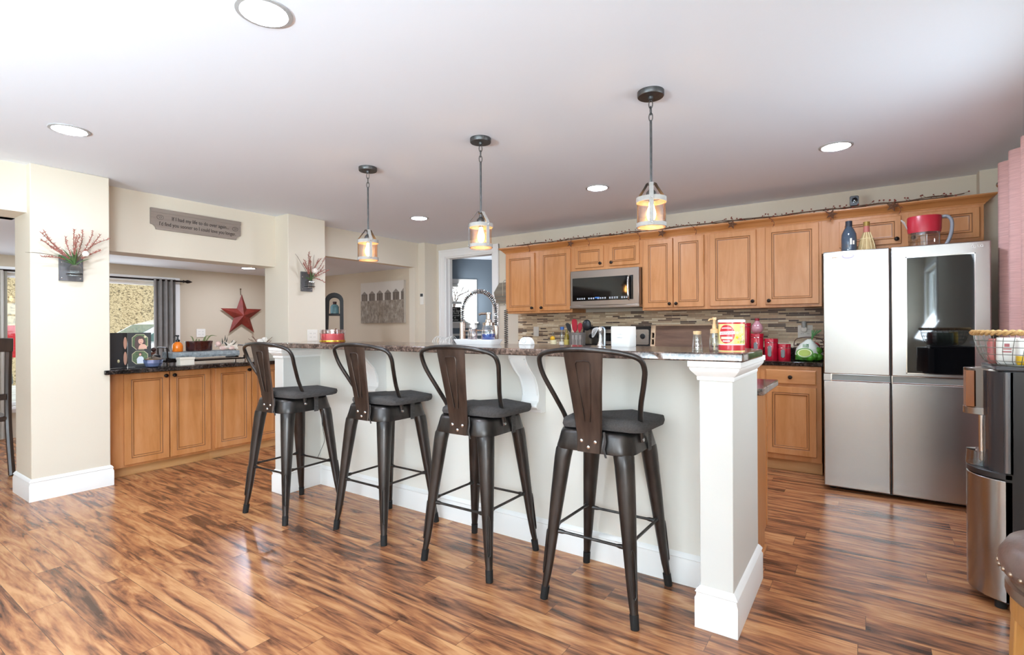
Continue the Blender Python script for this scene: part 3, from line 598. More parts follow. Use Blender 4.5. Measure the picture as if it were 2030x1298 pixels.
# things on top of the fridge
TOPZ = 1.7155
def bottle(name, label, cat, loc, prof, m, seg=20, group=None):
    t = thing(name, label, cat, loc, group, False); MB().lathe(prof, (0, 0, 0), seg).build('glass_body', m, t, smooth=60); return t
DKGL = mat('dark_blue_bottle_glass', '#3f4c5a', 0.06, 0.1, Coat_Weight=0.5)
b1 = bottle('liquor_bottle', 'dark blue grey glass bottle standing on the left of the fridge top', 'bottle', (-0.098, 4.72, TOPZ), [(0.048, 0), (0.052, 0.008), (0.052, 0.15), (0.049, 0.185), (0.034, 0.22), (0.022, 0.238), (0.02, 0.25)], DKGL)
MB().lathe([(0.0225, 0.243), (0.0225, 0.285), (0.016, 0.287)], (0, 0, 0), 16).build('cap', mat('navy_cap', '#1d2533', 0.3), b1)
lb = MB()
for a0 in (0.15, 0.5): lb.prism([(0.0528*math.sin(a), -0.0528*math.cos(a)) for a in (a0, a0+0.12, a0+0.24)] + [(0.0520*math.sin(a), -0.0520*math.cos(a)) for a in (a0+0.24, a0+0.12, a0)], 0.10, 0.155 - 0.05*a0, 'z')
lb.build('label', mat('bottle_label', '#d7d3c6', 0.6), b1)
STRAW = mat('straw_wicker', '#a88e62', 0.8, noise=0.3, nscale=60, bump=0.6, bscale=120, stretch=(1, 1, 0.2))
b2 = bottle('wicker_bottle', 'straw-covered wine flask beside the dark bottle on the fridge', 'bottle', (0.014, 4.74, TOPZ), [(0.054, 0), (0.061, 0.012), (0.06, 0.06), (0.051, 0.11), (0.034, 0.16), (0.024, 0.19)], STRAW)
MB().lathe([(0.0215, 0.185), (0.019, 0.235), (0.019, 0.242)], (0, 0, 0), 16).build('neck', mat('wine_neck_foil', '#b0645a', 0.4), b2)
MB().lathe([(0.021, 0.238), (0.0215, 0.27), (0.017, 0.272)], (0, 0, 0), 16).build('cap', mat('gold_cap', '#93773a', 0.35, 0.5), b2)
tw = MB()
for a in (0.0, 0.5, 1.0, -0.5): tw.tube(smoothpath([(0.026*math.sin(a), -0.026*math.cos(a), 0.187), (0.047*math.sin(a), -0.047*math.cos(a), 0.125), (0.063*math.sin(a), -0.063*math.cos(a), 0.055), (0.063*math.sin(a), -0.063*math.cos(a), 0.01)], 4), 0.0025, 5)
tw.tube([(0.043*math.sin(2*PI*i/16), -0.043*math.cos(2*PI*i/16), 0.14) for i in range(16)], 0.003, 5, True); tw.build('raffia_cord', mat('raffia', '#d9c79a', 0.8), b2)
pj = thing('filter_jug', 'clear water filter jug with red top and grey handle on the fridge', 'jug', (0.355, 4.72, TOPZ), None, False)
def ring(rx, ry, z, n=28, sp=0.0): return [(-(0 if math.cos(a) < 0.80 else sp*(math.cos(a)-0.8)/0.2) + -rx*math.cos(a), ry*math.sin(a), z) for a in [2*PI*i/n for i in range(n)]]
MB().loft([ring(0.085, 0.07, 0.0), ring(0.09, 0.074, 0.02), ring(0.093, 0.076, 0.15)], True, False).build('clear_body', glass('jug_plastic', '#eee9e4', 0.16), pj, smooth=60)
MB().loft([ring(0.094, 0.077, 0.146), ring(0.098, 0.079, 0.17), ring(0.10, 0.08, 0.255), ring(0.097, 0.078, 0.263), ring(0.06, 0.05, 0.268)], True, True).build('red_top', mat('red_plastic', '#b22636', 0.3), pj, smooth=50)
MB().loft([[(-0.097, -0.022, 0.185), (-0.097, 0.022, 0.185), (-0.098, 0.0, 0.178)], [(-0.112, -0.022, 0.235), (-0.112, 0.022, 0.235), (-0.118, 0.0, 0.222)], [(-0.132, -0.014, 0.256), (-0.132, 0.014, 0.256), (-0.135, 0.0, 0.25)]]).build('spout', mat('jug_spout_plastic', '#d9d3cf', 0.35), pj)
MB().tube(smoothpath([(0.09, 0, 0.252), (0.13, 0, 0.25), (0.152, 0, 0.21), (0.148, 0, 0.13), (0.125, 0, 0.06), (0.10, 0, 0.03), (0.088, 0, 0.028)], 6), 0.0115, 10).build('handle', mat('grey_handle_plastic', '#8b8f96', 0.35), pj)
# security camera and berry garland on the crown
sc = thing('security_camera', 'small black security camera standing on the cabinet crown', 'camera', (-0.066, 4.99, 2.14))
MB().box(-0.095, 4.975, 2.142, -0.04, 5.005, 2.155).box(-0.075, 4.985, 2.15, -0.06, 5.0, 2.175).build('stand', BLACKP, sc, 0.002)
MB().prism(rrect(0.062, 0.078, 0.012, 4, -0.066, 2.205), 4.965, 5.0, 'y').build('housing', BLACKP, sc, 0.002)
MB().lathe([(0.018, 0), (0.02, 0.006), (0.012, 0.008)], (0, 0, 0), 16, Matrix.Translation((-0.062, 4.965, 2.208)) @ Matrix.Rotation(PI/2, 4, 'X')).build('lens', BLACKG, sc)
ga = thing('berry_garland', 'dried berry garland with rusty stars draped along the cabinet crown', 'garland', (-1.4, 4.96, 2.14))
VINE = mat('vine_twig', '#5e4330', 0.85); BERRY = mat('dried_berry', '#82392a', 0.6); RUST = mat('rusty_tin_star', '#6e4a34', 0.75, 0.2, noise=0.3, nscale=60)
vn = MB(); be = MB(); rnd = random.Random(5)
for strand in range(3):
    pts = []; x = -3.5 + 0.12*strand
    while x < 0.62:
        pts.append((x, 4.952 + rnd.uniform(-0.012, 0.03), 2.146 + rnd.uniform(-0.001, 0.016))); x += rnd.uniform(0.09, 0.17)
    P = smoothpath(pts, 4); vn.tube(P, 0.0035, 5)
    for p in P[::2]:
        if rnd.random() < 0.8:
            d = Vector((rnd.uniform(-0.03, 0.03), rnd.uniform(-0.03, 0.02), rnd.uniform(-0.01, 0.028)))
            q = p + d; q.z = max(q.z, 2.147)
            vn.tube([p, q], 0.0013, 4)
            if be is not None: be.ball(q, rnd.uniform(0.005, 0.0075), 6, 4)
for x in (-3.2, -2.45, -1.9, -1.35, -0.7, -0.28, 0.17):     # short hanging ends
    P = smoothpath([(x, 4.945, 2.15), (x+0.03, 4.922, 2.13), (x+0.06, 4.914, 2.09), (x+0.05, 4.914, 2.05)], 4); vn.tube(P, 0.0022, 4)
    for p in P[4::3]: be.ball(p + Vector((rnd.uniform(-0.012, 0.012), -0.003, 0)), 0.0055, 6, 4)
vn.build('twig_vine', VINE, ga)
bo = be.build('berries', BERRY, ga); bo['kind'] = 'stuff'
def star2(cx, cz, R, r, rot=0.0): return [(cx + (R if i % 2 == 0 else r)*math.sin(rot+PI*i/5), cz + (R if i % 2 == 0 else r)*math.cos(rot+PI*i/5)) for i in range(10)]
def star3(cx, y, cz, R, th, rot=0.0):
    m = MB(); p = [(a, y, b) for a, b in star2(cx, cz, R, R*0.42, rot)]; m.add(p + [(cx, y-th, cz), (cx, y+0.001, cz)], [(i, (i+1) % 10, 10) for i in range(10)] + [((i+1) % 10, i, 11) for i in range(10)]); return m
for x, z in ((-2.62, 2.10), (-1.62, 2.105), (-0.98, 2.112), (-0.22, 2.105), (0.18, 2.115)): star3(x, 4.915, z, 0.045, 0.012, 0.3).build('tin_star', RUST, ga, smooth=0)
# ------------------------------------------------------------------ microwave
mw = thing('microwave', 'stainless over-the-range microwave with dark glass door', 'microwave', (-2.25, 5.1, 1.40))
MB().box(-2.625, 4.955, 1.405, -1.855, 5.33, 1.798).build('body', STEELD, mw, 0.003)
MB().box(-2.625, 4.925, 1.425, -1.855, 4.957, 1.798).build('door', STEELD, mw, 0.004)
MB().box(-2.60, 4.9225, 1.475, -1.915, 4.93, 1.72).build('door_window', BLACKG, mw, 0.001)
MB().box(-2.63, 4.915, 1.396, -1.85, 5.33, 1.426).build('vent_hood_lip', STEELD, mw, 0.004)
hn = MB(); hn.tube(smoothpath([(-1.952, 4.925, 1.705), (-1.955, 4.895, 1.70), (-1.958, 4.885, 1.60), (-1.955, 4.895, 1.485), (-1.952, 4.925, 1.475)], 6), 0.0095, 10); hn.build('handle', CHROME, mw)
LED = emis('panel_white_print', '#cfd6e0', 0.5); ct = MB()
for i in range(22):
    if i in (4, 8, 13, 18): continue
    x = -2.545 + 0.0265*i
    for z in (1.492, 1.502): ct.box(x, 4.9215, z, x+0.016, 4.9225, z+0.004)
ct.build('control_marks', LED, mw)
MB().box(-2.335, 4.9215, 1.498, -2.285, 4.9226, 1.512).build('clock_display', emis('clock_blue', '#2b5f9e', 0.6), mw)
# ------------------------------------------------------------------ range
rg = thing('stove', 'black and stainless electric stove whose control panel shows above the bar', 'stove', (-2.25, 5.0, 0))
MB().box(-2.635, 4.72, 0.02, -1.845, 5.32, 0.90).build('body', STEELD, rg, 0.004)
MB().box(-2.638, 4.70, 0.90, -1.842, 5.32, 0.92).build('cooktop', BLACKG, rg, 0.003)
MB().box(-2.6, 4.70, 0.2, -1.88, 4.722, 0.74).build('oven_door', BLACKG, rg, 0.004)
MB().tube([(-2.55, 4.67, 0.78), (-1.93, 4.67, 0.78)], 0.012, 10).build('oven_handle', STEEL, rg)
MB().prism(rrect(0.79, 0.29, 0.03, 5, -2.24, 1.058), 5.245, 5.32, 'y').build('backguard', BLACKP, rg, 0.004)
MB().prism(rrect(0.745, 0.165, 0.018, 5, -2.24, 1.088), 5.235, 5.25, 'y').build('control_panel', STEEL, rg, 0.002)
MB().box(-2.36, 5.2335, 1.04, -2.10, 5.24, 1.13).build('display', BLACKG, rg)
for x in (-2.53, -2.43, -2.03, -1.935): MB().lathe([(0.028, 0), (0.028, 0.006), (0.022, 0.008), (0.021, 0.022), (0.006, 0.024), (0, 0.024)], (0, 0, 0), 18, Matrix.Translation((x, 5.236, 1.095)) @ Matrix.Rotation(PI/2, 4, 'X')).build('knob', BLACKP, rg)
# ------------------------------------------------------------------ pendant lamps
AMB = glass('seeded_amber_glass', '#fbeade', 0.10, 0.08, 0.6); BULB = emis('warm_bulb', '#ffc070', BULB_E)
LW = mat('whitewashed_wood', '#a9a6a1', 0.65, noise=0.1, nscale=30)
def make_pendant():
    t = thing('pendant_lamp', 'galvanised pendant lamp with seeded glass shade nearest the fridge', 'pendant lamp', (0, 0, H), 'pendant lamps over the bar', False)
    MB().lathe([(0.0, 0), (0.065, 0), (0.065, -0.022), (0.062, -0.026), (0.014, -0.026), (0.012, -0.038), (0.005, -0.042), (0.0, -0.042)], (0, 0, 0), 32).build('ceiling_rose', LAMPM, t)
    for k in range(3):
        zc = -0.062 - 0.032*k; lk = []
        for i in range(16):
            a = 2*PI*i/16; u, v = 0.0095*math.cos(a), 0.021*math.sin(a); lk.append((u, 0, zc+v) if k % 2 == 0 else (0, u, zc+v))
        MB().tube(lk, 0.0026, 6, True).build('chain_link', LAMPM, t)
    MB().tube([(0, 0, -0.142), (0, 0, -0.46)], 0.0062, 10).build('rod', LAMPM, t)
    s = MB(); s.lathe([(0.016, -0.455), (0.017, -0.462), (0.010, -0.468), (0.010, -0.485), (0.024, -0.500), (0.027, -0.512), (0.027, -0.52), (0.012, -0.522), (0.013, -0.548), (0, -0.55)], (0, 0, 0), 20); s.build('socket', LAMPM, t)
    for a in (0.35, 0.35+2*PI/3, 0.35+4*PI/3):
        ca, sa = math.cos(a - PI/2), math.sin(a - PI/2); m = MB(); w = 0.0105
        prof = [(0.012, -0.452), (0.022, -0.455), (0.030, -0.468), (0.066, -0.512), (0.0735, -0.525), (0.0735, -0.672)]
        R = [[(r*ca - q*sa, r*sa + q*ca, z) for r, q in ((p[0], -w), (p[0], w), (p[0]+0.003, w), (p[0]+0.003, -w))] for p in prof for z in (p[1],)]
        m.loft(R); m.build('strap', LW if a < 1 else LAMPM, t)
        for z in (-0.54, -0.662): MB().ball(((0.077)*ca, (0.077)*sa, z), 0.004, 8, 6).build('rivet', CHROME, t)
    for z0, z1 in ((-0.552, -0.528), (-0.675, -0.655)):
        MB().lathe([(0.0675, z0), (0.0735, z0), (0.0735, z1), (0.0675, z1), (0.0675, z0)], (0, 0, 0), 36, None, False).build('shade_ring', LW, t)
    MB().lathe([(0.066, -0.530), (0.066, -0.684)], (0, 0, 0), 36, None, False).build('glass_shade', AMB, t, smooth=60)
    MB().lathe([(0.0, -0.548), (0.011, -0.552), (0.013, -0.570), (0.021, -0.595), (0.0225, -0.612), (0.018, -0.632), (0.008, -0.643), (0, -0.645)], (0, 0, 0), 18).build('bulb', BULB, t, smooth=60)
    return t
pn = make_pendant(); pn.location = (-0.873, 2.493, H)
dup(pn, (-1.954, 2.50, H), 0.9, 'galvanised pendant lamp with seeded glass shade in the middle of the three')
dup(pn, (-2.977, 2.475, H), 0.75, 'galvanised pendant lamp with seeded glass shade farthest from the fridge, before the wall columns')
# ------------------------------------------------------------------ recessed ceiling lights
LENS = emis('downlight_lens', '#dbe7fb', LENS_E); RINGM = mat('downlight_ring', '#a9a9a9', 0.5)
def make_can():
    t = thing('recessed_light', '', 'ceiling light', (0, 0, 0), 'recessed ceiling lights', False)
    MB().lathe([(0.098, 0), (0.097, -0.005), (0.082, -0.007), (0.080, -0.003), (0.076, 0.0)], (0, 0, 0), 40, None, False).build('trim_ring', RINGM, t)
    MB().lathe([(0.08, -0.001), (0.076, -0.004), (0.0, -0.0045)], (0, 0, 0), 40, None, False).build('lens', LENS, t)
    return t
cn = make_can(); cn.location = (-1.82, 1.038, H); cn['label'] = 'recessed ceiling light nearest the camera at the top edge'
for x, y, z, l in [(-3.82, 0.995, H, 'recessed ceiling light above the near wall column'), (-3.902, 3.925, H, 'recessed ceiling light between the two farther pendants and the doorway'), (-1.846, 3.95, H, 'recessed ceiling light in front of the microwave cabinets'), (-0.15, 3.95, H, 'recessed ceiling light in front of the fridge'),
                   (-6.95, 3.72, H2, 'recessed light in the low ceiling near the red star'), (-6.95, 1.84, H2, 'recessed light in the low ceiling just past the near column')]:
    dup(cn, (x, y, z), 0, l)
# ------------------------------------------------------------------ wall hung things
SLATE = wood('grey_barn_wood', '#4e4c4d', '#5f5d5e', '#757374', 'z', 0.75)
SPRIG = mat('pink_sprig', '#a8695c', 0.8); STEM = mat('brown_stem', '#5d4a35', 0.8); GREEN = mat('sprig_leaf', '#4d6b38', 0.7); PETAL = mat('cream_petal', '#eadfd4', 0.7)
CLEAR = glass('clear_glass', '#f2f5f4', 0.26)
def wall_vase(label, y, z0, h, w, rose, seed, spread):
    t = thing('wall_vase', label, 'wall vase', (-4.79, y, z0), 'wooden wall vases on the columns')
    X = -4.795 if y < 2 else -4.817
    MB().box(X, y-w/2, z0, X+0.018, y+w/2, z0+h).build('backboard', SLATE, t, 0.002)
    for sy in (-1, 1):
        for q in (0.06, 0.68): MB().ball((X+0.018, y+sy*w*0.39, z0+h*(q+0.05)), (0.003, 0.005, 0.005), 8, 6).build('nail_head', CHROME, t)
    bx, by = X+0.055, y + 0.008
    MB().loft([[(bx+0.033*q*a, by+0.033*q*b, z0+zz) for a, b in ((-1, -1), (1, -1), (1, 1), (-1, 1))] for q, zz in ((1, 0.035), (1, 0.095), (0.8, 0.108), (0.3, 0.125), (0.27, 0.145), (0.38, 0.148))], True, False).build('bottle', CLEAR, t, 0.002)
    MB().tube([(X+0.018, by-0.037, z0+0.05), (bx+0.036, by-0.037, z0+0.05), (bx+0.036, by+0.037, z0+0.05), (X+0.018, by+0.037, z0+0.05)], 0.003, 6).build('wire_holder', BRONZE, t)
    r = random.Random(seed); gr = MB()
    for i in range(17):
        a = r.uniform(-spread[0], spread[1]); ln = r.uniform(0.16, 0.29); c = r.uniform(-0.4, 0.4); sp = MB()
        P = []
        for k in range(9):
            s = k/8; aa = a + c*s; P.append(Vector((max(X+0.012, bx + 0.03*s*r.uniform(0.5, 1) + 0.01), by + ln*s*math.sin(aa), z0 + 0.135 + ln*s*math.cos(aa) + 0.012*s)))
        sp.tube(P, [0.002]*8 + [0.001], 5); sp.mi = 1
        if i % 5 != 3:
            for k in range(3, 9):
                for e in range(9):
                    q = P[k].lerp(P[k-1], r.random()); d = Vector((r.uniform(-0.004, 0.01), r.uniform(-0.014, 0.014), r.uniform(-0.006, 0.016)))
                    sp.tube([q, q + d], [0.0028, 0.0008], 4)
        sp.build('sprig', [STEM, SPRIG], t)
    for i in range(8):
        a = r.uniform(-0.9, 0.7); ln = r.uniform(0.07, 0.14); P = []
        for k in range(6):
            s = k/5; P.append((bx + 0.012 + 0.02*s, by + ln*s*math.sin(a*(1+0.6*s)), z0+0.11 + ln*s*math.cos(a*(1+0.5*s))))
        gr.tube(P, [0.004, 0.009, 0.010, 0.008, 0.005, 0.001], 6, flat=0.35)
    gr.build('leaves', GREEN, t)
    f = MB(); f.ball((bx+0.03, by+rose[0], z0+rose[1]), rose[2], 12, 8)
    for i in range(6): f.ball((bx+0.03+0.012, by+rose[0]+rose[2]*0.5*math.cos(i*1.05), z0+rose[1]+rose[2]*0.5*math.sin(i*1.05)), rose[2]*0.6, 8, 6)
    f.build('rose', PETAL, t)
wall_vase('dark wood wall vase with wispy pink sprigs on the near column', 1.25, 1.555, 0.185, 0.138, (0.055, 0.20, 0.02), 3, (1.5, 1.0))
wall_vase('dark wood wall vase with white rose on the far column', 3.185, 1.585, 0.205, 0.13, (0.035, 0.215, 0.027), 11, (0.9, 1.5))
SIGNM = wood('taupe_sign_wood', '#857870', '#908379', '#9c8f86', 'y', 0.7); INK = mat('sign_ink', '#2e2622', 0.7)
sg = thing('wall_sign', 'long taupe wooden sign with two lines of verse above the hatch', 'sign', (-5.05, 2.235, 2.07))
y0, y1, z0, z1 = 1.852, 2.622, 2.065, 2.246; n_ = 0.042
pl = [(y0, z1), (y0, z0+n_+0.01)] + [(y0+n_*(1-math.cos(a)), z0+n_*(1-math.sin(a))) for a in ()] + [(y0+n_*math.sin(a), z0+n_*math.cos(a)) for a in [PI/2*k/6 for k in range(7)]] + [(y1-n_*math.sin(a), z0+n_*math.cos(a)) for a in [PI/2*(6-k)/6 for k in range(7)]] + [(y1, z0+n_+0.01), (y1, z1)]
MB().prism(pl, -5.055, -5.037, 'x').build('board', SIGNM, sg, 0.002)
MB().box(-5.037, y0, z1-0.034, -5.033, y1, z1).build('top_rail', SIGNM, sg, 0.001)
letters('lettering', 'If I had my life to do over again...', 0.047, INK, sg, (-5.0362, 2.262, 2.172), FACE_X, fit=0.49)
letters('lettering', "I'd find you sooner so I could love you longer.", 0.047, INK, sg, (-5.0362, 2.245, 2.117), FACE_X, fit=0.655)
def swirl(cy, cz):
    m = MB(); m.tube([(-5.0365, cy+0.026*math.cos(a), cz+0.020*math.sin(a)) for a in [2*PI*i/20 for i in range(20)]], 0.0012, 4, True)
    m.tube([(-5.0365, cy+0.018*t*math.cos(9*t), cz+0.014*t*math.sin(9*t)) for t in [i/24 for i in range(25)]], 0.0010, 4); return m
swirl(1.925, 2.172).build('scroll_ornament', INK, sg); swirl(2.568, 2.168).build('scroll_ornament', INK, sg)
# outlets and switches
def plate(name, label, axis, pos, w, h, kind, n=1):
    t = thing(name, label, 'outlet' if kind == 'outlet' else 'switch', pos, None, False, 0.0 if axis == 'y' else PI/2)
    MB().prism(rrect(w, h, 0.006, 3), -0.006, 0, 'y').build('cover_plate', PLATE, t, 0.0015)
    for i in range(n):
        cx = (i-(n-1)/2)*0.046
        if kind == 'outlet':
            for s in (-1, 1):
                MB().prism(rrect(0.03, 0.026, 0.008, 4, cx, s*0.02), -0.0085, -0.006, 'y').build('socket_face', PLATE, t)
                sl = MB(); sl.box(cx-0.008, -0.0092, s*0.02-0.003, cx-0.0055, -0.0084, s*0.02+0.006).box(cx+0.0055, -0.0092, s*0.02-0.003, cx+0.008, -0.0084, s*0.02+0.006); sl.build('slots', BLACKP, t)
        else:
            MB().box(cx-0.016, -0.010, -0.032, cx+0.016, -0.006, 0.032).build('rocker', PLATE, t, 0.002)
    return t
plate('wall_switch', 'white switch plate on the tiles above the dome clock', 'y', (-3.311, 5.322, 1.145), 0.075, 0.118, 'switch')
plate('wall_outlet', 'white double outlet plate on the far column above the bar end', 'x', (-4.815, 3.254, 1.126), 0.122, 0.12, 'outlet', 2)
plate('wall_outlet', 'white double outlet plate on the far tan wall left of the red star', 'x', (-7.798, 3.484, 1.141), 0.118, 0.118, 'outlet', 2)
plate('wall_outlet', 'white double outlet plate on the tiles above the bag of limes', 'y', (-0.445, 5.322, 1.145), 0.118, 0.118, 'outlet', 2)
nl = thing('plug_in_freshener', 'small grey plug-in air freshener in the outlet by the fridge', 'air freshener', (-0.452, 5.31, 1.13))
MB().prism(rrect(0.046, 0.05, 0.02, 5, -0.452, 1.165), 5.275, 5.313, 'y').build('body', PLATE, nl, 0.003)
MB().lathe([(0.019, 0), (0.021, 0.01), (0.021, 0.055), (0.016, 0.062)], (-0.452, 5.292, 1.178), 16).build('refill', mat('freshener_grey', '#b9bcb8', 0.2), nl)
th = thing('remote_control', 'slim white remote control hung on the wall corner by the doorway', 'remote control', (-4.99, 5.1, 1.6))
MB().prism(rrect(0.062, 0.155, 0.01, 3, -5.02, 1.595), 5.088, 5.1, 'y').build('housing', PLATE, th, 0.002)
MB().box(-5.045, 5.0865, 1.628, -4.995, 5.089, 1.668).build('screen', mat('lcd_dark', '#33363a', 0.2), th)
hs = thing('house_plaque', 'weathered wooden house-shaped plaque hanging beside the wall cabinets', 'plaque', (-3.76, 5.32, 1.5))
MB().prism([(-3.93, 1.645), (-3.845, 1.765), (-3.55, 1.775), (-3.55, 1.505), (-3.895, 1.505)], 5.285, 5.304, 'y').build('board', wood('weathered_wood', '#6d665a', '#857c6d', '#9b917f', 'x', 0.8), hs, 0.002)
MB().box(-3.79, 5.281, 1.60, -3.782, 5.286, 1.765).build('groove_strip', wood('pale_strip', '#a29883', '#b3a994', '#c2b8a4', 'z', 0.8), hs)
for z in (1.535, 1.572, 1.61): MB().box(-3.90, 5.283, z, -3.56, 5.2855, z+0.003).build('board_line', GLAZE, hs)
MB().tube(smoothpath([(-3.79, 5.295, 1.77), (-3.76, 5.30, 1.80), (-3.73, 5.295, 1.77)], 4), 0.002, 5).build('wire_hanger', BRONZE, hs)
# ------------------------------------------------------------------ things on the bar top
BT = 1.096; IT = 0.902; BK = 0.906
cd = thing('jar_candle', 'red three-wick jar candle with gold band at the far end of the bar', 'candle', (-3.05, 2.22, BT), None, False)
MB().lathe([(0.082, 0), (0.085, 0.004), (0.085, 0.092), (0.080, 0.094), (0.080, 0.066)], (0, 0, 0), 28, None, False).build('glass_jar', glass('candle_glass', '#f6ecec', 0.16), cd, smooth=60)
MB().lathe([(0.079, 0.004), (0.079, 0.066), (0, 0.066)], (0, 0, 0), 28).build('wax', mat('red_wax', '#d2545c', 0.5), cd)
MB().lathe([(0.0858, 0.008), (0.0865, 0.010), (0.0865, 0.020), (0.0858, 0.022)], (0, 0, 0), 28, None, False).build('gold_band', mat('gold_foil', '#c9a040', 0.25, 0.9), cd)
for a in (0.5, 2.6, 4.7): MB().tube([(0.035*math.cos(a), 0.035*math.sin(a), 0.066), (0.036*math.cos(a), 0.035*math.sin(a), 0.078)], 0.0015, 5).build('wick', BLACKP, cd)
ty = thing('soap_tray', 'white rectangular ceramic tray holding soap bottles on the bar', 'tray', (-1.985, 2.5, BT), None, False)
MB().loft([[(x, y, z) for x, y in rrect(w, d, 0.02, 4)] for w, d, z in ((0.285, 0.10, 0), (0.31, 0.125, 0.026), (0.312, 0.127, 0.03), (0.302, 0.117, 0.028), (0.28, 0.095, 0.012))], True, True).build('dish', mat('white_ceramic', '#f3f3f2', 0.2), ty, smooth=50)
def pump_bottle(name, label, loc, prof, liquid, lq, glassm, pumpm, ph, collar=0.03):
    t = thing(name, label, 'soap dispenser', loc, None, False)
    MB().lathe(prof, (0, 0, 0), 24, None, False).build('glass_body', glassm, t, smooth=60)
    if liquid: MB().lathe([(max(r-0.002, 0.002), z+0.002) for r, z in prof if z < lq] + [(max(r for r, z in prof)-0.003, lq), (0, lq)], (0, 0, 0), 24).build('liquid', liquid, t, smooth=60)
    zt = prof[-1][1]
    MB().lathe([(collar, zt-0.004), (collar, zt+0.012), (collar*0.55, zt+0.016), (collar*0.5, zt+0.03), (collar*0.35, zt+0.034), (collar*0.35, zt+ph-0.012), (collar*0.5, zt+ph-0.01), (collar*0.5, zt+ph), (0, zt+ph)], (0, 0, 0), 18).tube([(0, 0, zt+ph-0.006), (-collar*0.9, -collar*0.9, zt+ph-0.008), (-collar*1.15, -collar*1.15, zt+ph-0.014)], collar*0.2, 8).build('pump', pumpm, t)
    return t
pump_bottle('soap_dispenser', 'glass jar soap dispenser half full of blue soap on the white tray', (-1.905, 2.505, BT+0.014), [(0.036, 0), (0.043, 0.006), (0.044, 0.06), (0.040, 0.085), (0.034, 0.098), (0.034, 0.106)], mat('blue_soap', '#2d55a8', 0.15), 0.05, CLEAR, NICKEL, 0.075, 0.036)
pump_bottle('soap_dispenser', 'clear faceted soap bottle on the left of the white tray', (-2.035, 2.51, BT+0.014), [(0.026, 0), (0.03, 0.005), (0.03, 0.07), (0.022, 0.085), (0.018, 0.092)], None, 0, glass('pinkish_glass', '#efe6e4', 0.35), mat('clear_pump', '#e3e1df', 0.25), 0.045, 0.017)
pump_bottle('soap_dispenser', 'slim clear bottle with pump beside the blue soap jar on the tray', (-1.995, 2.475, BT+0.014), [(0.017, 0), (0.021, 0.004), (0.021, 0.055), (0.014, 0.075), (0.012, 0.085)], None, 0, glass('pinkish_glass_b', '#f0e8e8', 0.35), mat('clear_pump_b', '#ece9e6', 0.25), 0.04, 0.013)
# spring faucet on the island worktop
fc = thing('spring_faucet', 'brushed nickel faucet with tall coiled spring neck behind the bar', 'faucet', (-2.45, 2.95, IT))
FZ = IT; FX, FYY = -2.47, 2.93
MB().lathe([(0.032, 0), (0.032, 0.008), (0.022, 0.012), (0.021, 0.33), (0.018, 0.335)], (FX, FYY, FZ), 20).build('column', NICKEL, fc)
arc = [(FX, FYY, FZ+0.33), (FX, FYY, FZ+0.40)] + [(FX + 0.155*(1-math.cos(a)), FYY, FZ+0.41 + 0.15*math.sin(a)) for a in [PI*i/16 for i in range(17)]] + [(FX+0.31, FYY, FZ+0.36), (FX+0.31, FYY, FZ+0.30)]
A_ = smoothpath(arc, 5); MB().tube(A_, 0.007, 8).build('hose', BLACKP, fc)
tot = [0]
for i in range(1, len(A_)): tot.append(tot[-1] + (A_[i]-A_[i-1]).length)
N_ = 620; cp = []; turns = 46
import bisect
for k in range(N_+1):
    s = tot[-1]*k/N_; i = min(len(A_)-2, max(0, bisect.bisect(tot, s)-1)); f_ = (s-tot[i])/max(1e-9, tot[i+1]-tot[i]); p = A_[i].lerp(A_[i+1], f_); t_ = (A_[i+1]-A_[i]).normalized()
    u = Vector((0, 1, 0)); w = t_.cross(u).normalized(); a = 2*PI*turns*k/N_; cp.append(p + (u*math.cos(a) + w*math.sin(a))*0.0145)
MB().tube(cp, 0.0026, 5).build('spring', CHROME, fc)
MB().lathe([(0.012, 0), (0.017, 0.01), (0.017, 0.13), (0.014, 0.14)], (FX+0.31, FYY, FZ+0.17), 16).build('spray_head', NICKEL, fc)
MB().tube([(FX, FYY, FZ+0.27), (FX+0.16, FYY, FZ+0.275), (FX+0.30, FYY, FZ+0.275)], 0.005, 8).build('holder_arm', NICKEL, fc)
MB().tube([(FX-0.02, FYY, FZ+0.06), (FX-0.08, FYY-0.005, FZ+0.085), (FX-0.12, FYY-0.01, FZ+0.10)], [0.012, 0.009, 0.006], 10).build('lever', NICKEL, fc)
hz = thing('coiled_brush_stand', 'upright black wire coil standing right of the faucet on the worktop', 'coil stand', (-2.1, 2.97, IT))
MB().lathe([(0.06, 0), (0.06, 0.01), (0.055, 0.014)], (-2.1, 2.97, IT), 24).build('base', BLACKP, hz)
cp = [Vector((-2.1 + 0.013*math.cos(2*PI*30*k/420), 2.97 + 0.013*math.sin(2*PI*30*k/420), IT+0.02 + 0.40*k/420)) for k in range(421)]
MB().tube(cp, 0.0028, 5).build('coil', BLACKP, hz)
MB().tube(smoothpath([(-2.1, 2.97, IT+0.014), (-2.1, 2.97, IT+0.42), (-2.105, 2.97, IT+0.455), (-2.118, 2.97, IT+0.46)], 5), 0.003, 6).build('post', NICKEL, hz)
dr = thing('dish_rack', 'chrome wire dish rack with glasses left of the faucet', 'dish rack', (-2.63, 2.93, IT), None, False)
wm = MB()
for z in (0.02, 0.10, 0.17): wm.tube([(x, y, z) for x, y in rrect(0.20, 0.28, 0.04, 4)], 0.003, 6, True)
for i in range(14): x = -0.085 + 0.17*i/13; wm.tube(smoothpath([(x, -0.14, 0.17), (x, -0.13, 0.02), (x, 0.13, 0.02), (x, 0.14, 0.17)], 4), 0.002, 5)
for i in range(9): x = -0.084 + 0.021*i; wm.tube(smoothpath([(x, -0.10, 0.03), (x, -0.06, 0.20+0.012*math.sin(i)), (x, 0.02, 0.21), (x, 0.08, 0.03)], 5), 0.0022, 5)
